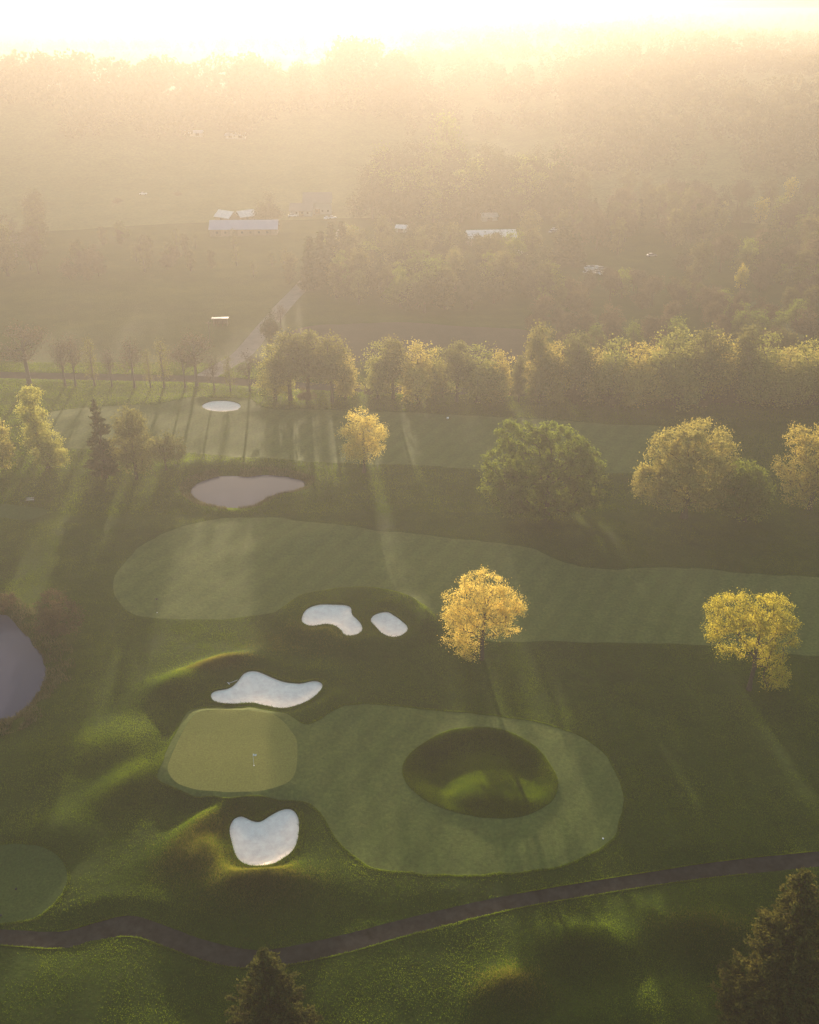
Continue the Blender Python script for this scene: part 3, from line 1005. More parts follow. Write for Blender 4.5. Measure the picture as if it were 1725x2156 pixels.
def make_conifer(name, loc, h, rad, leaf, seed, layers=46, per=7, lsize=0.3, nleaf=22000, profile=0.85, droop=-0.1, zlow=0.06, jag=0.25, feather=0.5):
    r = np.random.default_rng(seed)
    root = empty(name, loc)
    tr = [(0.01 * h * r.normal(), 0.01 * h * r.normal(), -0.2 + h * i / 9 * 0.985) for i in range(10)]
    pos = [np.array(p) for p in tr]
    par = [-1] + list(range(9))
    rads = [h * 0.018 * (1 - i / 9.5) for i in range(10)]
    C, Dr, W = [], [], []
    for i in range(layers):
        q = zlow + (1 - zlow) * (i + r.random() * 0.6) / layers
        z = h * q
        R0 = rad * (1 - q) ** profile
        for k in range(max(3, int(per * (0.5 + (1 - q))))):
            a = r.uniform(0, 2 * math.pi)
            L = max(0.25, R0 * (1 - jag * r.random() ** 1.2) * (1.18 if r.random() < 0.12 else 1))
            d = np.array([math.cos(a), math.sin(a), 0])
            k0 = min(9, int(q * 9))
            s0 = pos[k0] + (np.array([0, 0, 1]) * (z - pos[k0][2]))
            cur = k0
            prev = None
            for j in range(1, 4):
                t = j / 3
                p = s0 + d * L * t + np.array([0, 0, (droop * t + 0.22 * t * t) * L])
                pos.append(p)
                par.append(cur)
                rads.append(0.05 * (1 - t) * h / 15 + 0.012)
                cur = len(pos) - 1
            m = max(3, int(L * 3))
            for j in range(m):
                t = 0.25 + 0.75 * (j + r.random()) / m
                p = s0 + d * L * t + np.array([0, 0, (droop * t + 0.22 * t * t) * L])
                C.append(p)
                Dr.append(d + np.array([0, 0, 0.6]))
                W.append(0.35 + t)
    C, Dr, W = np.array(C), np.array(Dr), np.array(W)
    idx = r.choice(len(C), nleaf, p=W / W.sum())
    off = r.normal(size=(nleaf, 3)) * feather * 0.5
    P = C[idx] + off
    P = P[P[:, 2] < h]
    V, F = leaf_quads(P, lsize, r, elong=1.7, dirs=Dr[idx][:len(P)])
    tV, tF = tubes(np.array(pos), par, np.array(rads), 5)
    t = mesh_obj('trunk', tV, tF, M['bark'], root, True)
    c = mesh_obj('crown', V, F, M[leaf], root)
    reg(root, t, c)
    return root

b = stand(222, 1006)
tag(make_conifer('spruce_tree', b, height_at(b, 840) - b[2], 4.6, 'leaf_dark', 31, layers=30, per=7, nleaf=9000, lsize=0.4, profile=0.6, droop=-0.25, jag=0.45, feather=0.3),
    'tall narrow dark spruce with uneven drooping branches, left of a hazy olive tree', 'spruce')
def top_tree(xd, ytop, h):
    """base of a tree of height h whose tip shows at (xd, ytop)"""
    p = at(xd, ytop, h)
    return np.array([p[0], p[1], ground_z(*p)])
b = top_tree(556, 1998, 15.5)
tag(make_conifer('evergreen_tree', b, 15.5, 5.8, 'needle', 32, layers=52, per=8, nleaf=30000, lsize=0.25, profile=0.66, jag=0.55, feather=0.34),
    'bushy dark evergreen tree below the cart path, its tip reaching over the path edge', 'evergreen')
b = top_tree(1706, 1835, 25)
tag(make_conifer('evergreen_tree', b, 25, 7.0, 'needle', 33, layers=80, per=9, nleaf=52000, lsize=0.28, profile=0.6, jag=0.5, feather=0.4),
    'largest evergreen, tall and ragged with bronze lit tips, in the lower right corner', 'evergreen')
b = top_tree(1690, 1985, 17)
tag(make_conifer('evergreen_tree', b, 17, 4.6, 'needle', 34, layers=60, per=9, nleaf=32000, lsize=0.28, profile=0.6, jag=0.4, feather=0.45),
    'shorter evergreen growing in front of the largest one in the lower right corner', 'evergreen')

# ---- prototypes for the rows and woods (15 m tall at scale 1)
def proto(name, kind, seed, leaf, **kw):
    r = random.Random(seed)
    L = []
    if kind == 'round':
        for i in range(7):
            a = r.uniform(0, 6.28); q = r.uniform(0, 2.6)
            L.append((q * math.cos(a), q * math.sin(a), r.uniform(7.0, 11.5), r.uniform(2.0, 3.0), r.uniform(2.0, 3.0), r.uniform(2.0, 3.2)))
        L.append((0, 0, 12.6, 2.2, 2.2, 2.2))
    elif kind == 'tall':
        for i in range(7):
            L.append((r.uniform(-1.2, 1.2), r.uniform(-1.2, 1.2), 4 + i * 1.45, 2.3 - i * 0.13, 2.3 - i * 0.13, 2.0))
        L.append((0, 0, 13.6, 1.2, 1.2, 1.4))
    elif kind == 'spread':
        for i in range(9):
            a = i * 0.7 + r.random(); q = r.uniform(2.0, 4.2)
            L.append((q * math.cos(a), q * math.sin(a), r.uniform(8, 12), 2.2, 2.2, 1.8))
        L.append((0, 0, 12.5, 3, 3, 2.2))
    elif kind == 'low':
        for i in range(6):
            a = r.uniform(0, 6.28); q = r.uniform(0, 3.0)
            L.append((q * math.cos(a), q * math.sin(a), r.uniform(3.0, 8.5), 2.8, 2.8, 3.0))
        L.append((0, 0, 11, 2.6, 2.6, 3.6))
    t = make_tree(name, (0, 0, 0), 15, L, leaf, seed=seed, **kw)
    return t

PROTO = {
    'leafy1': proto('roadside_tree', 'round', 41, 'leaf_soft', ntips=110, nleaf=7000, lsize=0.4, clump=0.75),
    'leafy2': proto('roadside_tree', 'tall', 42, 'leaf_soft', ntips=110, nleaf=7000, lsize=0.4, clump=0.75),
    'leafy3': proto('roadside_tree', 'low', 43, 'leaf_lime', ntips=110, nleaf=7800, lsize=0.4, clump=0.8),
    'leafy4': proto('roadside_tree', 'low', 44, 'leaf_olive', ntips=110, nleaf=7800, lsize=0.4, clump=0.8),
    'bare1': proto('bare_tree', 'spread', 45, 'twig', bark='bark_grey', rt=0.40, ntips=300, nleaf=1500, lsize=0.32, clump=0.7, shell=0.4),
    'bare2': proto('bare_tree', 'round', 46, 'twig', bark='bark_grey', rt=0.36, ntips=280, nleaf=1200, lsize=0.32, clump=0.7, shell=0.4),
    'bare3': proto('bare_tree', 'tall', 47, 'leaf_soft', bark='bark_grey', rt=0.34, ntips=240, nleaf=1300, lsize=0.36, clump=0.8, shell=0.4),
    'wood1': proto('woodland_tree', 'round', 51, 'leaf_brown', ntips=80, nleaf=5984, lsize=0.46, clump=0.85),
    'wood2': proto('woodland_tree', 'low', 52, 'leaf_green', ntips=80, nleaf=7072, lsize=0.46, clump=0.9),
    'wood3': proto('woodland_tree', 'tall', 53, 'leaf_wood', ntips=80, nleaf=5984, lsize=0.46, clump=0.85),
    'wood4': proto('woodland_tree', 'low', 54, 'leaf_brown', ntips=80, nleaf=6528, lsize=0.46, clump=0.9),
    'wood5': proto('woodland_tree', 'low', 55, 'leaf_dark', ntips=80, nleaf=7616, lsize=0.46, clump=0.9),
    'yellow': proto('yellow_tree', 'low', 56, 'leaf_yellow', ntips=110, nleaf=3600, lsize=0.6, clump=0.7),
}
pc = make_conifer('tall_conifer', (0, 0, 0), 15, 3.0, 'leaf_dark', 57, layers=26, per=6, nleaf=3600, lsize=0.7, profile=0.6, jag=0.4)
PROTO['conifer'] = pc
used = set()
def place(key, loc, s, rz, label, cat, group=None, sxy=1.0):
    src = PROTO[key]
    if key in used:
        t = copy_tree(src)
    else:
        t = src
        used.add(key)
    t.location = loc
    t.rotation_euler = (0, 0, rz)
    t.scale = (s * sxy, s * sxy, s)
    for k in ('label', 'category', 'group'):
        if k in t: del t[k]
    return tag(t, label, cat, group)

ORD = ['first', 'second', 'third', 'fourth', 'fifth', 'sixth', 'seventh', 'eighth', 'ninth', 'tenth', 'eleventh', 'twelfth', 'thirteenth', 'fourteenth', 'fifteenth', 'sixteenth', 'seventeenth', 'eighteenth', 'nineteenth', 'twentieth',
       'twenty-first', 'twenty-second', 'twenty-third', 'twenty-fourth', 'twenty-fifth', 'twenty-sixth', 'twenty-seventh', 'twenty-eighth', 'twenty-ninth', 'thirtieth', 'thirty-first', 'thirty-second']
rr = random.Random(5)
# bare trees along the left of the road: x, base row, top row, width in frame
bare = [(62, 806, 683, 1.25, 'bare1'), (138, 812, 712, 0.9, 'bare2'), (160, 812, 706, 0.7, 'bare1'), (200, 812, 712, 0.8, 'bare3'), (236, 814, 730, 0.8, 'bare2'), (284, 816, 712, 0.9, 'bare2'), (318, 816, 735, 0.7, 'bare3'),
        (346, 816, 716, 0.9, 'bare3'), (390, 816, 722, 0.8, 'bare1'), (415, 812, 700, 1.0, 'bare1'), (452, 822, 745, 0.9, 'bare2'), (486, 824, 750, 0.9, 'bare3'), (527, 822, 742, 1.0, 'bare1')]
for i, (x, yb, yt, w, k) in enumerate(bare):
    b = stand(x, yb)
    h = height_at(b, yt) - b[2]
    where = 'largest bare tree, at the left end of the roadside row' if i == 0 else ('last bare tree of the roadside row, beside the first leafy one' if i == len(bare) - 1 else '%s bare tree from the left in the roadside row' % ORD[i])
    place(k, b, h / 14.5, rr.uniform(0, 6.28), where, 'tree', 'bare trees along the road', w)
leafy = [(580, 728, 1.1, 3), (612, 705, 1.1, 1), (650, 700, 1.2, 1), (700, 712, 1.1, 1), (728, 738, 0.9, 4), (796, 722, 0.95, 3), (828, 716, 1.0, 1), (880, 722, 1.2, 4), (915, 736, 1.0, 3), (962, 722, 1.0, 1), (1005, 728, 1.3, 3), (1050, 740, 1.1, 4),
         (1092, 752, 0.7, 2), (1135, 686, 0.95, 2), (1165, 722, 0.8, 4), (1208, 705, 1.0, 1), (1245, 735, 1.0, 4), (1288, 718, 1.1, 3), (1335, 724, 1.1, 4), (1378, 712, 1.1, 3), (1425, 700, 1.2, 3), (1475, 700, 1.2, 1), (1512, 712, 1.0, 4),
         (1562, 690, 0.9, 2), (1598, 708, 1.0, 3), (1640, 735, 1.2, 4), (1685, 722, 1.1, 3), (1728, 715, 1.1, 4), (1775, 710, 1.1, 3), (1830, 715, 1.2, 1)]
for i, (x, yt, w, k) in enumerate(leafy):
    b = stand(x, 842 + (8 if x > 1200 else 0) + rr.uniform(-5, 5))
    h = height_at(b, yt) - b[2]
    if i == 0: where = 'leafy roadside tree nearest the bare trees'
    elif x > 1770: where = 'leafy roadside tree beyond the right edge of the row'
    else: where = '%s leafy tree from the left in the row along the road' % ORD[i]
    if x > 1800: where = 'outermost leafy roadside tree beyond the right edge of the row'
    place('leafy%d' % k, b, h / 14.5, rr.uniform(0, 6.28), where, 'tree', 'leafy trees along the road', w)
# undergrowth between the roadside trees
for i in range(46):
    x = 560 + i * 27 + rr.uniform(-8, 8)
    if x < 1120 and rr.random() < 0.6: continue
    b = stand(x, 842 + (8 if x > 1200 else 0) + rr.uniform(-12, 8))
    place(rr.choice(['wood4', 'wood2', 'leafy4']), b, rr.uniform(0.22, 0.45) * (1.3 if x > 1200 else 1), rr.uniform(0, 6.28),
          'low bush filling the gaps between the leafy roadside trees', 'bush', 'bushes under the roadside trees', 1.4)

for i in range(20):
    b = stand(1120 + i * 38 + rr.uniform(-10, 10), 815 + rr.uniform(-10, 8))
    place(rr.choice(['wood4', 'wood2', 'leafy4', 'wood1']), b, rr.uniform(0.7, 0.92), rr.uniform(0, 6.28),
          'tree of the second row, close behind the dense right half of the leafy roadside row', 'tree', 'second row of roadside trees', 1.25)

# woods: polygon in the frame, count, kinds, size range, label
OPEN = [[(x - 26, y - 6), (x + 26, y - 6), (x + 30, y + 48), (x - 30, y + 48)] for x, y in ((1558, 612), (1600, 470), (1518, 480), (1663, 420))]
def wood(poly, n, kinds, smin, smax, label, group, seed, mind=9.0, avoid=None):
    avoid = (avoid or []) + OPEN
    r = random.Random(seed)
    pl = np.array(poly, float)
    lo, hi = pl.min(0), pl.max(0)
    done = []
    tries = 0
    while len(done) < n and tries < 8000:
        tries += 1
        x, y = r.uniform(lo[0], hi[0]), r.uniform(lo[1], hi[1])
        if not inside(np.array([[x, y]]), pl)[0]: continue
        if avoid is not None and any(inside(np.array([[x, y]]), np.array(a, float))[0] for a in avoid): continue
        s = r.uniform(smin, smax)
        b = stand(x, y)
        if any((b[0] - q[0]) ** 2 + (b[1] - q[1]) ** 2 < (mind * s) ** 2 for q in done): continue
        done.append(b)
        place(r.choice(kinds), b, s, r.uniform(0, 6.28), label, 'tree', group, r.uniform(0.95, 1.35))
    return done
clear_yard = [(1180, 540), (1300, 530), (1480, 528), (1500, 600), (1330, 610), (1190, 600)]
clear_barn = [(960, 488), (1120, 488), (1120, 560), (960, 540)]
road_gap = [(560, 740), (600, 600), (660, 560), (690, 580), (680, 660), (600, 740)]
wood([(1120, 775), (1120, 640), (1230, 600), (1500, 600), (1900, 560), (1900, 775)], 95, ['wood1', 'wood4', 'wood1', 'wood2', 'wood3'], 0.55, 0.8,
     'grey brown woodland tree in the thicket behind the leafy roadside row', 'trees of the thicket behind the road', 61, 8, [clear_yard])
wood([(1440, 600), (1440, 470), (1560, 430), (1900, 400), (1900, 600)], 60, ['wood2', 'wood5', 'wood1', 'wood3'], 0.8, 1.2,
     'green woodland tree on the slope at right above the thicket', 'trees of the right slope', 62, 8)
wood([(780, 470), (800, 395), (1170, 395), (1180, 470)], 64, ['wood5', 'wood5', 'wood2'], 1.3, 1.9,
     'hazy tree in the dark grove behind the white roofed barn', 'trees of the middle grove', 63, 5)
wood([(1180, 530), (1200, 430), (1500, 420), (1480, 520)], 46, ['wood3', 'wood1', 'wood4', 'conifer'], 0.8, 1.2,
     'hazy tree around the clearing where cars are parked', 'trees above the parked cars', 64, 8, [clear_yard])
wood([(668, 640), (680, 560), (740, 530), (960, 545), (1120, 560), (1180, 640), (900, 660)], 60, ['wood5', 'wood3', 'wood2', 'leafy2'], 0.8, 1.25,
     'hazy tree between the farm road and the parked cars', 'trees right of the farm road', 65, 8, [clear_barn, clear_yard, road_gap])
wood([(-120, 600), (-120, 490), (120, 480), (140, 540), (60, 600)], 22, ['wood1', 'wood3', 'bare2'], 0.9, 1.4,
     'hazy tree in the wood at the far left', 'trees of the left wood', 66, 7)
wood([(140, 590), (150, 500), (420, 510), (620, 545), (620, 600)], 30, ['wood3', 'wood4', 'bare3'], 0.45, 0.75,
     'low hazy tree in the scrub before the long barn', 'scrub before the long barn', 67, 8)
for i, (x, yb, yt) in enumerate([(655, 640, 500), (678, 625, 488), (700, 600, 470), (722, 590, 468)]):
    b = stand(x, yb - 30)
    place('conifer', b, (height_at(b, yt) - b[2]) / 15, rr.uniform(0, 6), ('%s tall dark conifer from the left beside the farm road' % ORD[i]), 'conifer', 'tall conifers by the farm road', 1.2)
for i, (x, yb, yt, lab) in enumerate([(1558, 612, 553, 'bright yellow cone shaped tree standing out of the woods on the right slope'),
                                      (1600, 470, 412, 'pale yellow round tree high on the right slope, above the bright yellow one'),
                                      (1663, 420, 370, 'faint yellow tree farthest up the right slope'),
                                      (1518, 480, 425, 'dull gold tree left of the pale yellow round tree on the slope')]):
    b = stand(x, yb)
    place('yellow' if i != 3 else 'leafy3', b, (height_at(b, yt) - b[2]) / 14.5, i * 1.3, lab, 'tree', None, 0.9 if i else 0.75)
for x, yb, yt, k, s, lab in [(568, 480, 410, 'wood5', 1.3, 'dark round tree rising behind the long barn'), (1115, 520, 445, 'leafy1', 1.1, 'hazy round tree right of the white roofed barn'),
                       (1185, 560, 480, 'conifer', 1.6, 'dark spreading conifer left of the parked cars'), (1212, 560, 495, 'conifer', 1.8, 'lower dark conifer beside the parked cars'),
                       (1300, 535, 465, 'wood3', 1.0, 'tree left of the thin trunks above the parked cars'), (940, 370, 240, 'wood2', 1.0, 'big lone rounded tree in thick haze above the middle grove'),
                       (572, 720, 655, 'wood5', 0.9, 'dark evergreen bush beside the farm road'), (592, 690, 640, 'bare2', 1.0, 'small bare tree beside the farm road'),
                       (248, 428, 415, 'wood4', 2.2, 'low dark bush alone in the far meadow at left'), (375, 412, 402, 'wood4', 2.4, 'low bush in the far meadow, right of a similar one'),
                       (255, 505, 462, 'wood2', 1.2, 'small rounded tree in the meadow left of the long barn')]:
    b = stand(x, yb)
    place(k, b, (height_at(b, yt) - b[2]) / 14.5, rr.uniform(0, 6.28), lab, 'bush' if 'bush' in lab else 'tree', None, s)

# far woods: beyond counting
def far_woods(name, zones, mat, seed):
    r = np.random.default_rng(seed)
    Cs, Ss = [], []
    for x0, x1, d0, d1, n, h, per in zones:
        xd = r.uniform(x0, x1, n)
        d = r.uniform(d0, d1, n)
        az = np.array([az_of(q) for q in xd])
        P = np.column_stack([d * np.sin(az), d * np.cos(az)])
        keep = vnoise(P[:, 0], P[:, 1], 90, 71) > -0.28
        P, d = P[keep], d[keep]
        Z = height(P)
        hh = h * r.uniform(0.75, 1.25, len(P))
        for p, z, t in zip(P, Z, hh):
            k = per
            dd = r.normal(size=(k, 3))
            dd /= np.linalg.norm(dd, axis=1)[:, None]
            c = np.array([p[0], p[1], z + t * 0.55]) + dd * np.array([t * 0.36, t * 0.36, t * 0.42]) * r.uniform(0.6, 1, k)[:, None]
            Cs.append(c)
            Ss.append(np.full(k, t * 0.11))
    C, S = np.concatenate(Cs), np.concatenate(Ss)
    V, F = leaf_quads(C, S, r)
    return tag(mesh_obj(name, V, F, mat), None, 'woods', kind='stuff')
far_woods('distant_woods', [(-150, 560, 740, 880, 280, 23, 150), (520, 870, 800, 1000, 260, 19, 150), (860, 1300, 740, 1200, 260, 16, 150), (1200, 1950, 620, 1100, 620, 17, 150),
                            (-150, 900, 1250, 2000, 420, 17, 70), (850, 1950, 1050, 2000, 700, 20, 80), (-150, 1950, 2000, 4200, 800, 22, 60)], M['leaf_far'], 81)

# ------------------------------------------------------------------ buildings, vehicles, small things
M['roof_blue'] = simple('blue_metal_roof', (0.20, 0.24, 0.34), 0.6, 0.08, 0.5)
M['roof_white'] = simple('white_metal_roof', (0.55, 0.52, 0.50), 0.5, 0.25, 0.8)
M['roof_dark'] = simple('dark_shingle', (0.12, 0.11, 0.11), 0.8, 0.2, 2)
M['wall_wood'] = simple('weathered_boards', (0.20, 0.15, 0.11), 0.85, 0.2, 1.5)
M['wall_pale'] = simple('pale_siding', (0.26, 0.25, 0.23), 0.7, 0.08, 1)
M['glass'] = simple('dark_glass', (0.03, 0.035, 0.04), 0.08, 0.1, 1, spec=0.6)
M['wood'] = simple('post_wood', (0.14, 0.10, 0.07), 0.85, 0.2, 3)
M['white'] = simple('white_paint', (0.8, 0.8, 0.8), 0.35, 0.03, 1)
M['rubber'] = simple('black_rubber', (0.02, 0.02, 0.02), 0.8, 0.1, 3)
M['car_white'] = simple('white_car_paint', (0.8, 0.8, 0.8), 0.2, 0.02, 1, spec=0.6)
M['car_silver'] = simple('silver_car_paint', (0.5, 0.5, 0.52), 0.2, 0.02, 1, metal=0.6)
M['car_dark'] = simple('dark_car_paint', (0.04, 0.05, 0.07), 0.2, 0.02, 1, spec=0.6)
M['red'] = simple('red_cloth', (0.5, 0.05, 0.04), 0.7, 0.05, 1)

def building(name, label, xd, yd, L, W, eave, ridge, rz, roof, wall, doors=2, windows=4, open_front=False, cat='barn'):
    b = stand(xd, yd)
    t = empty(name, b, rz)
    tag(t, label, cat)
    w = MB()
    if open_front:
        w.box(-L / 2, L / 2, W / 2 - 0.15, W / 2, -0.5, eave)
        w.box(-L / 2, -L / 2 + 0.15, -W / 2, W / 2 - 0.15, -0.5, eave)
        w.box(L / 2 - 0.15, L / 2, -W / 2, W / 2 - 0.15, -0.5, eave)
        w.build('wall', M[wall], t)
        for x in np.linspace(-L / 2 + L / 3, L / 2 - L / 3, 2):
            MB().box(x - 0.08, x + 0.08, -W / 2, -W / 2 + 0.16, -0.5, eave).build('post', M['wood'], t)
    else:
        prof = [(-W / 2, -0.8), (W / 2, -0.8), (W / 2, eave), (0, ridge - 0.1), (-W / 2, eave)]
        w.prism(prof, -L / 2, L / 2)
        w.v = [(y, x, z) for x, y, z in w.v]
        w.f = [tuple(reversed(f)) for f in w.f]
        w.build('wall', M[wall], t)
    ov = 0.5
    r = MB()
    th = 0.15
    if open_front:
        r.prism([(-W / 2 - ov, eave + 0.75), (W / 2 + ov, eave), (W / 2 + ov, eave + th), (-W / 2 - ov, eave + 0.75 + th)], -L / 2 - ov, L / 2 + ov)
    else:
        dz = (ridge - eave) / (W / 2) * ov
        r.prism([(-W / 2 - ov, eave - dz), (0, ridge), (W / 2 + ov, eave - dz), (W / 2 + ov, eave - dz + th), (0, ridge + th), (-W / 2 - ov, eave - dz + th)], -L / 2 - ov, L / 2 + ov)
    r.v = [(y, x, z) for x, y, z in r.v]
    r.f = [tuple(reversed(f)) for f in r.f]
    r.build('roof', M[roof], t)
    if not open_front:
        for i in range(doors):
            x = -L / 2 + L * (i + 0.5) / doors if doors > 1 else 0
            MB().box(x - 1.3, x + 1.3, -W / 2 - 0.06, -W / 2 - 0.004, 0, min(2.8, eave - 0.3)).build('door', M['wood'], t)
        for i in range(windows):
            x = -L / 2 + L * (i + 0.5) / windows + L * 0.5 / max(doors, 1) * 0.35
            if abs(x) < L / 2 - 0.8:
                MB().box(x - 0.5, x + 0.5, -W / 2 - 0.09, -W / 2 - 0.061, 1.2, 2.2).build('window', M['glass'], t)
    return t

building('long_barn', 'long low barn with a pale blue metal roof in the hazy fields', 516, 492, 33, 11, 3.4, 6.6, math.radians(2), 'roof_blue', 'wall_wood', 4, 8)
building('farm_shed', 'left of two small pale roofed sheds behind the long blue barn', 478, 466, 10, 7, 2.8, 5.4, math.radians(-35), 'roof_white', 'wall_wood', 1, 2, cat='shed')
building('farm_shed', 'right of two small pale roofed sheds behind the long blue barn', 518, 464, 9, 7, 2.8, 5.2, math.radians(35), 'roof_white', 'wall_wood', 1, 2, cat='shed')
building('farm_house', 'tall dark roofed farmhouse right of the dark round tree', 670, 447, 15, 11, 6.2, 10.5, 0.05, 'roof_dark', 'wall_pale', 1, 5, cat='house')
building('farm_house', 'low dark roofed house left of the tall farmhouse', 637, 452, 12, 9, 3.0, 6.0, -0.05, 'roof_dark', 'wall_pale', 1, 4, cat='house')
building('white_barn', 'barn with a wide streaked white roof among hazy trees', 1033, 512, 23, 11, 3.6, 6.2, math.radians(6), 'roof_white', 'wall_wood', 2, 5)
building('farm_shed', 'small narrow roofed shed at the lower right of the white roofed barn', 1086, 546, 9, 5, 2.6, 4.2, math.radians(-48), 'roof_white', 'wall_wood', 1, 2, cat='shed')
building('field_shelter', 'small open fronted shelter with a white roof alone in the meadow', 465, 684, 5.0, 3.6, 2.1, 3, math.radians(6), 'roof_white', 'wall_wood', open_front=True, cat='shelter')
building('farm_shed', 'tiny white roofed shed left of the white roofed barn', 846, 488, 5, 4, 2.2, 3.4, -0.3, 'roof_white', 'wall_pale', 1, 1, cat='shed')
building('farm_shed', 'small pale roofed shed above the white roofed barn', 1030, 464, 8, 5, 2.4, 3.8, 0.1, 'roof_white', 'wall_pale', 1, 2, cat='shed')
building('far_barn', 'left of two faint thin roofs in the deepest haze', 408, 285, 13, 6, 2, 3.4, 0, 'roof_blue', 'wall_pale', 2, 4)
building('far_barn', 'right of two faint thin roofs in the deepest haze', 497, 290, 14, 6, 2, 3.4, 0, 'roof_blue', 'wall_pale', 2, 4)

def make_car(paint):
    t = empty('parked_car', (0, 0, 0))
    b = MB()
    b.prism([(-2.2, 0.35), (2.15, 0.35), (2.25, 0.75), (1.35, 0.95), (0.7, 1.0), (-1.7, 1.02), (-2.2, 0.85)], -0.88, 0.88)
    b.build('body', M[paint], t)
    c = MB()
    c.prism([(-1.75, 1.02), (0.95, 1.0), (0.35, 1.42), (-1.25, 1.45)], -0.76, 0.76)
    c.build('window', M['glass'], t)
    MB().prism([(-1.25, 1.452), (0.35, 1.422), (0.30, 1.47), (-1.20, 1.50)], -0.74, 0.74).build('roof', M[paint], t)
    for x in (-1.4, 1.4):
        for s in (-1, 1):
            MB().tube((x, s * 0.72, 0.33), (x, s * 0.92, 0.33), 0.33, n=14).build('wheel', M['rubber'], t)
    return t
cars = {k: make_car(k) for k in ('car_white', 'car_silver', 'car_dark')}
cused = set()
def car(k, xd, yd, rz, label, group=None):
    t = copy_tree(cars[k]) if k in cused else cars[k]
    cused.add(k)
    t.location = stand(xd, yd)
    t.rotation_euler = (0, 0, rz)
    for q in ('label', 'category', 'group'):
        if q in t: del t[q]
    tag(t, label, 'car', group)
g = 'cars parked in the clearing'
for i, (x, y, k, rz) in enumerate([(1241, 567, 'car_white', 0.1), (1250, 566, 'car_silver', 0.2), (1259, 567, 'car_white', 0.15), (1268, 568, 'car_silver', 0.1)]):
    car(k, x, y, rz, '%s car from the left in the back row parked in the clearing' % ORD[i], g)
for i, (x, y, k, rz) in enumerate([(1239, 576, 'car_white', 0.1), (1249, 575, 'car_white', 0.3), (1262, 577, 'car_silver', 0.15), (1272, 579, 'car_white', 0.1)]):
    car(k, x, y, rz, '%s car from the left in the front row parked in the clearing' % ORD[i], g)
car('car_white', 700, 460, 0.3, 'right of two white cars parked in front of the tall farmhouse')
car('car_white', 690, 461, 1.0, 'left of two white cars parked in front of the tall farmhouse')
car('car_white', 616, 456, 0.2, 'left of two white cars parked beside the low dark roofed house')
car('car_white', 624, 455, 0.1, 'right of two white cars parked beside the low dark roofed house')
car('car_silver', 1163, 490, 0.8, 'lower of two cars parked between the white roofed barn and the conifers')
car('car_white', 1168, 486, 0.8, 'upper of two cars parked between the white roofed barn and the conifers')
car('car_silver', 1372, 540, 0.2, 'single pale car on the drive under thin trees at right')
car('car_white', 302, 410, 0.1, 'single white vehicle far out in the left meadow')

# utility pole
b = stand(443, 722)
t = empty('utility_pole', b)
tag(t, 'thin wooden utility pole in the meadow below the open shelter', 'pole')
MB().tube((0, 0, -0.5), (0, 0, 7.5), 0.16, 0.1).build('pole', M['wood'], t)
MB().box(-0.9, 0.9, -0.06, 0.06, 6.8, 6.95).build('crossarm', M['wood'], t)

def flagstick(xd, yd, h, label, flagmat, polemat):
    b = stand(xd, yd)
    t = empty('flagstick', b)
    tag(t, label, 'flagstick')
    MB().tube((0, 0, 0), (0, 0, h), 0.022, 0.018, 8).build('pole', M[polemat], t)
    f = MB()
    n = 6
    for i in range(n):
        x0, x1 = 0.03 + 0.5 * i / n, 0.03 + 0.5 * (i + 1) / n
        y0, y1 = 0.05 * math.sin(i * 1.4), 0.05 * math.sin((i + 1) * 1.4)
        s0, s1 = 0.05 * i / n, 0.05 * (i + 1) / n
        f.poly([(x0, y0, h - 0.40 + s0), (x1, y1, h - 0.40 + s1), (x1, y1, h - s1), (x0, y0, h - s0)])
    f.build('flag', M[flagmat], t)
    MB().tube((0, 0, 0.005), (0, 0, 0.03), 0.09, 0.09, 12).build('cup_rim', M['white'], t)
flagstick(535, 1612, 2.2, 'white flagstick standing on the pale putting green', 'white', 'white')
flagstick(331, 1290, 3.2, 'thin dark flagstick on the left end of the middle fairway', 'wood', 'wood')

def tee_marker(xd, yd, mat, label, s=0.12):
    b = stand(xd, yd)
    t = empty('tee_marker', b)
    tag(t, label, 'marker')
    n = 10
    m = MB()
    prof = [(0.0, 0.9), (0.5, 0.8), (0.85, 0.5), (1.0, 0.1), (0.9, -0.3)]
    V, F = [], []
    for i, (q, z) in enumerate(prof):
        for k in range(n):
            a = 2 * math.pi * k / n
            V.append((q * s * math.cos(a) + 1e-4 * math.cos(a), q * s * math.sin(a) + 1e-4 * math.sin(a), s * (z + 0.3)))
    for i in range(len(prof) - 1):
        for k in range(n):
            l = (k + 1) % n
            F.append((i * n + k, (i + 1) * n + k, (i + 1) * n + l, i * n + l))
    o = mesh_obj('ball', V, F, M[mat], t, True)
    MB().tube((0, 0, -0.1), (0, 0, 0.02), 0.02, 0.02).build('spike', M['rubber'], t)
tee_marker(1270, 1766, 'white', 'small white marker at the right end of the near fairway')
tee_marker(34, 1872, 'rubber', 'upper of two dark tee markers on the lower left tee', 0.16)
tee_marker(2, 1928, 'rubber', 'lower of two dark tee markers on the lower left tee', 0.16)
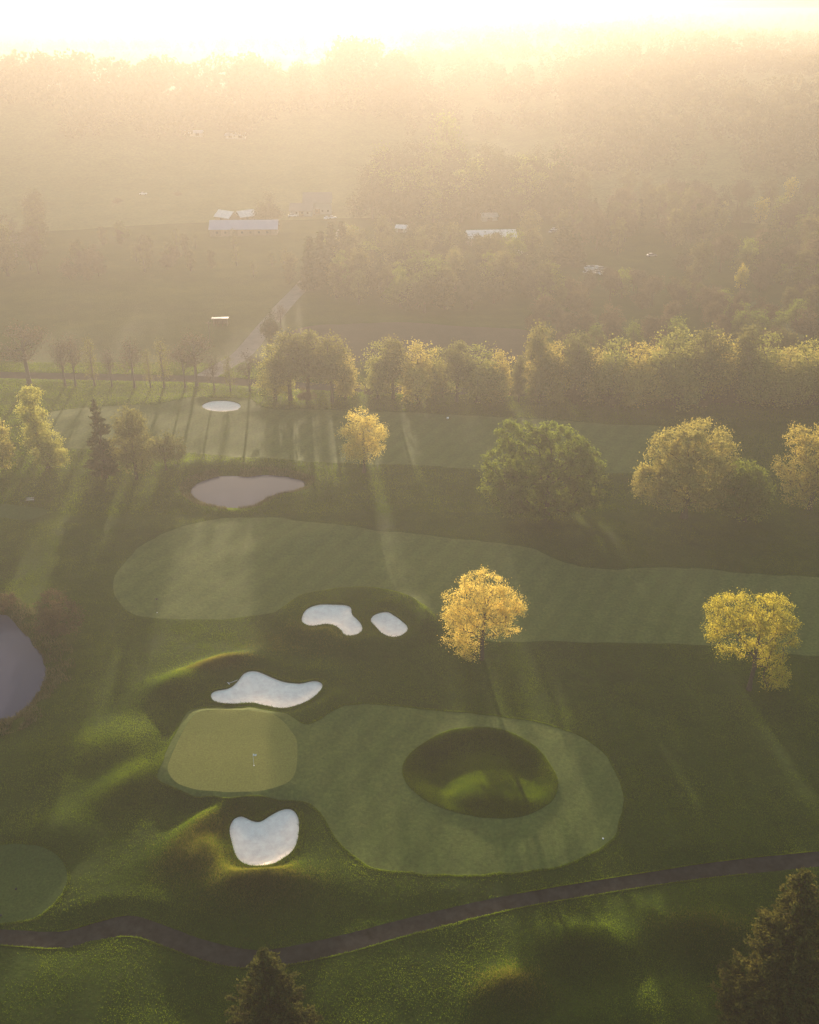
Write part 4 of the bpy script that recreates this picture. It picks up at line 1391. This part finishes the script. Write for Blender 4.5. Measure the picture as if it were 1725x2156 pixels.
tee_marker(943, 881, 'white', 'white marker on the far fairway', 0.35)

# rake by the kidney bunker
b = stand(482, 1440)
t = empty('bunker_rake', b + np.array([0, 0, 0.05]), 0.6)
tag(t, 'pale bunker rake lying by the wavy kidney bunker', 'rake')
MB().tube((0, 0, 0.05), (1.6, 0, 0.08), 0.03, 0.025).build('handle', M['white'], t)
h = MB().box(-0.06, 0.02, -0.35, 0.35, 0.02, 0.09)
for i in range(9):
    h.box(-0.04, -0.02, -0.33 + i * 0.08, -0.31 + i * 0.08, -0.07, 0.02)
h.build('rake_head', M['white'], t)

# bench by the left tee
b = stand(64, 1056)
t = empty('park_bench', b, 0.15)
tag(t, 'small wooden bench beside the left tee', 'bench')
s = MB()
for i in range(3): s.box(-0.9, 0.9, -0.22 + i * 0.16, -0.09 + i * 0.16, 0.42, 0.46)
s.build('seat', M['gravel'], t)
s = MB()
for i in range(2): s.box(-0.9, 0.9, 0.26, 0.30, 0.6 + i * 0.18, 0.72 + i * 0.18)
s.build('backrest', M['gravel'], t)
for x in (-0.7, 0.7):
    MB().box(x - 0.04, x + 0.04, -0.2, -0.12, 0, 0.42).build('leg', M['wood'], t)
    MB().box(x - 0.04, x + 0.04, 0.18, 0.259, 0, 0.95).build('leg', M['wood'], t)

for k, v in cars.items():
    if k not in cused:
        for c in KIDS.get(v.name, []): bpy.data.objects.remove(c)
        bpy.data.objects.remove(v)
# remove prototypes that were never placed
for k, v in PROTO.items():
    if k not in used:
        for c in KIDS.get(v.name, []): bpy.data.objects.remove(c)
        bpy.data.objects.remove(v)

# ------------------------------------------------------------------ haze
m, nt, out = new_mat('haze_air')
pv = nt.nodes.new('ShaderNodeVolumePrincipled')
pv.inputs['Color'].default_value = (0.25, 0.237, 0.216, 1)
pv.inputs['Density'].default_value = HAZE_DENSITY
pv.inputs['Anisotropy'].default_value = HAZE_G
nt.links.new(pv.outputs[0], out.inputs['Volume'])
hz = MB().box(-9500, 9500, -9500, 9500, -25, 103).build('haze', m)
tag(hz, None, None, kind='stuff')
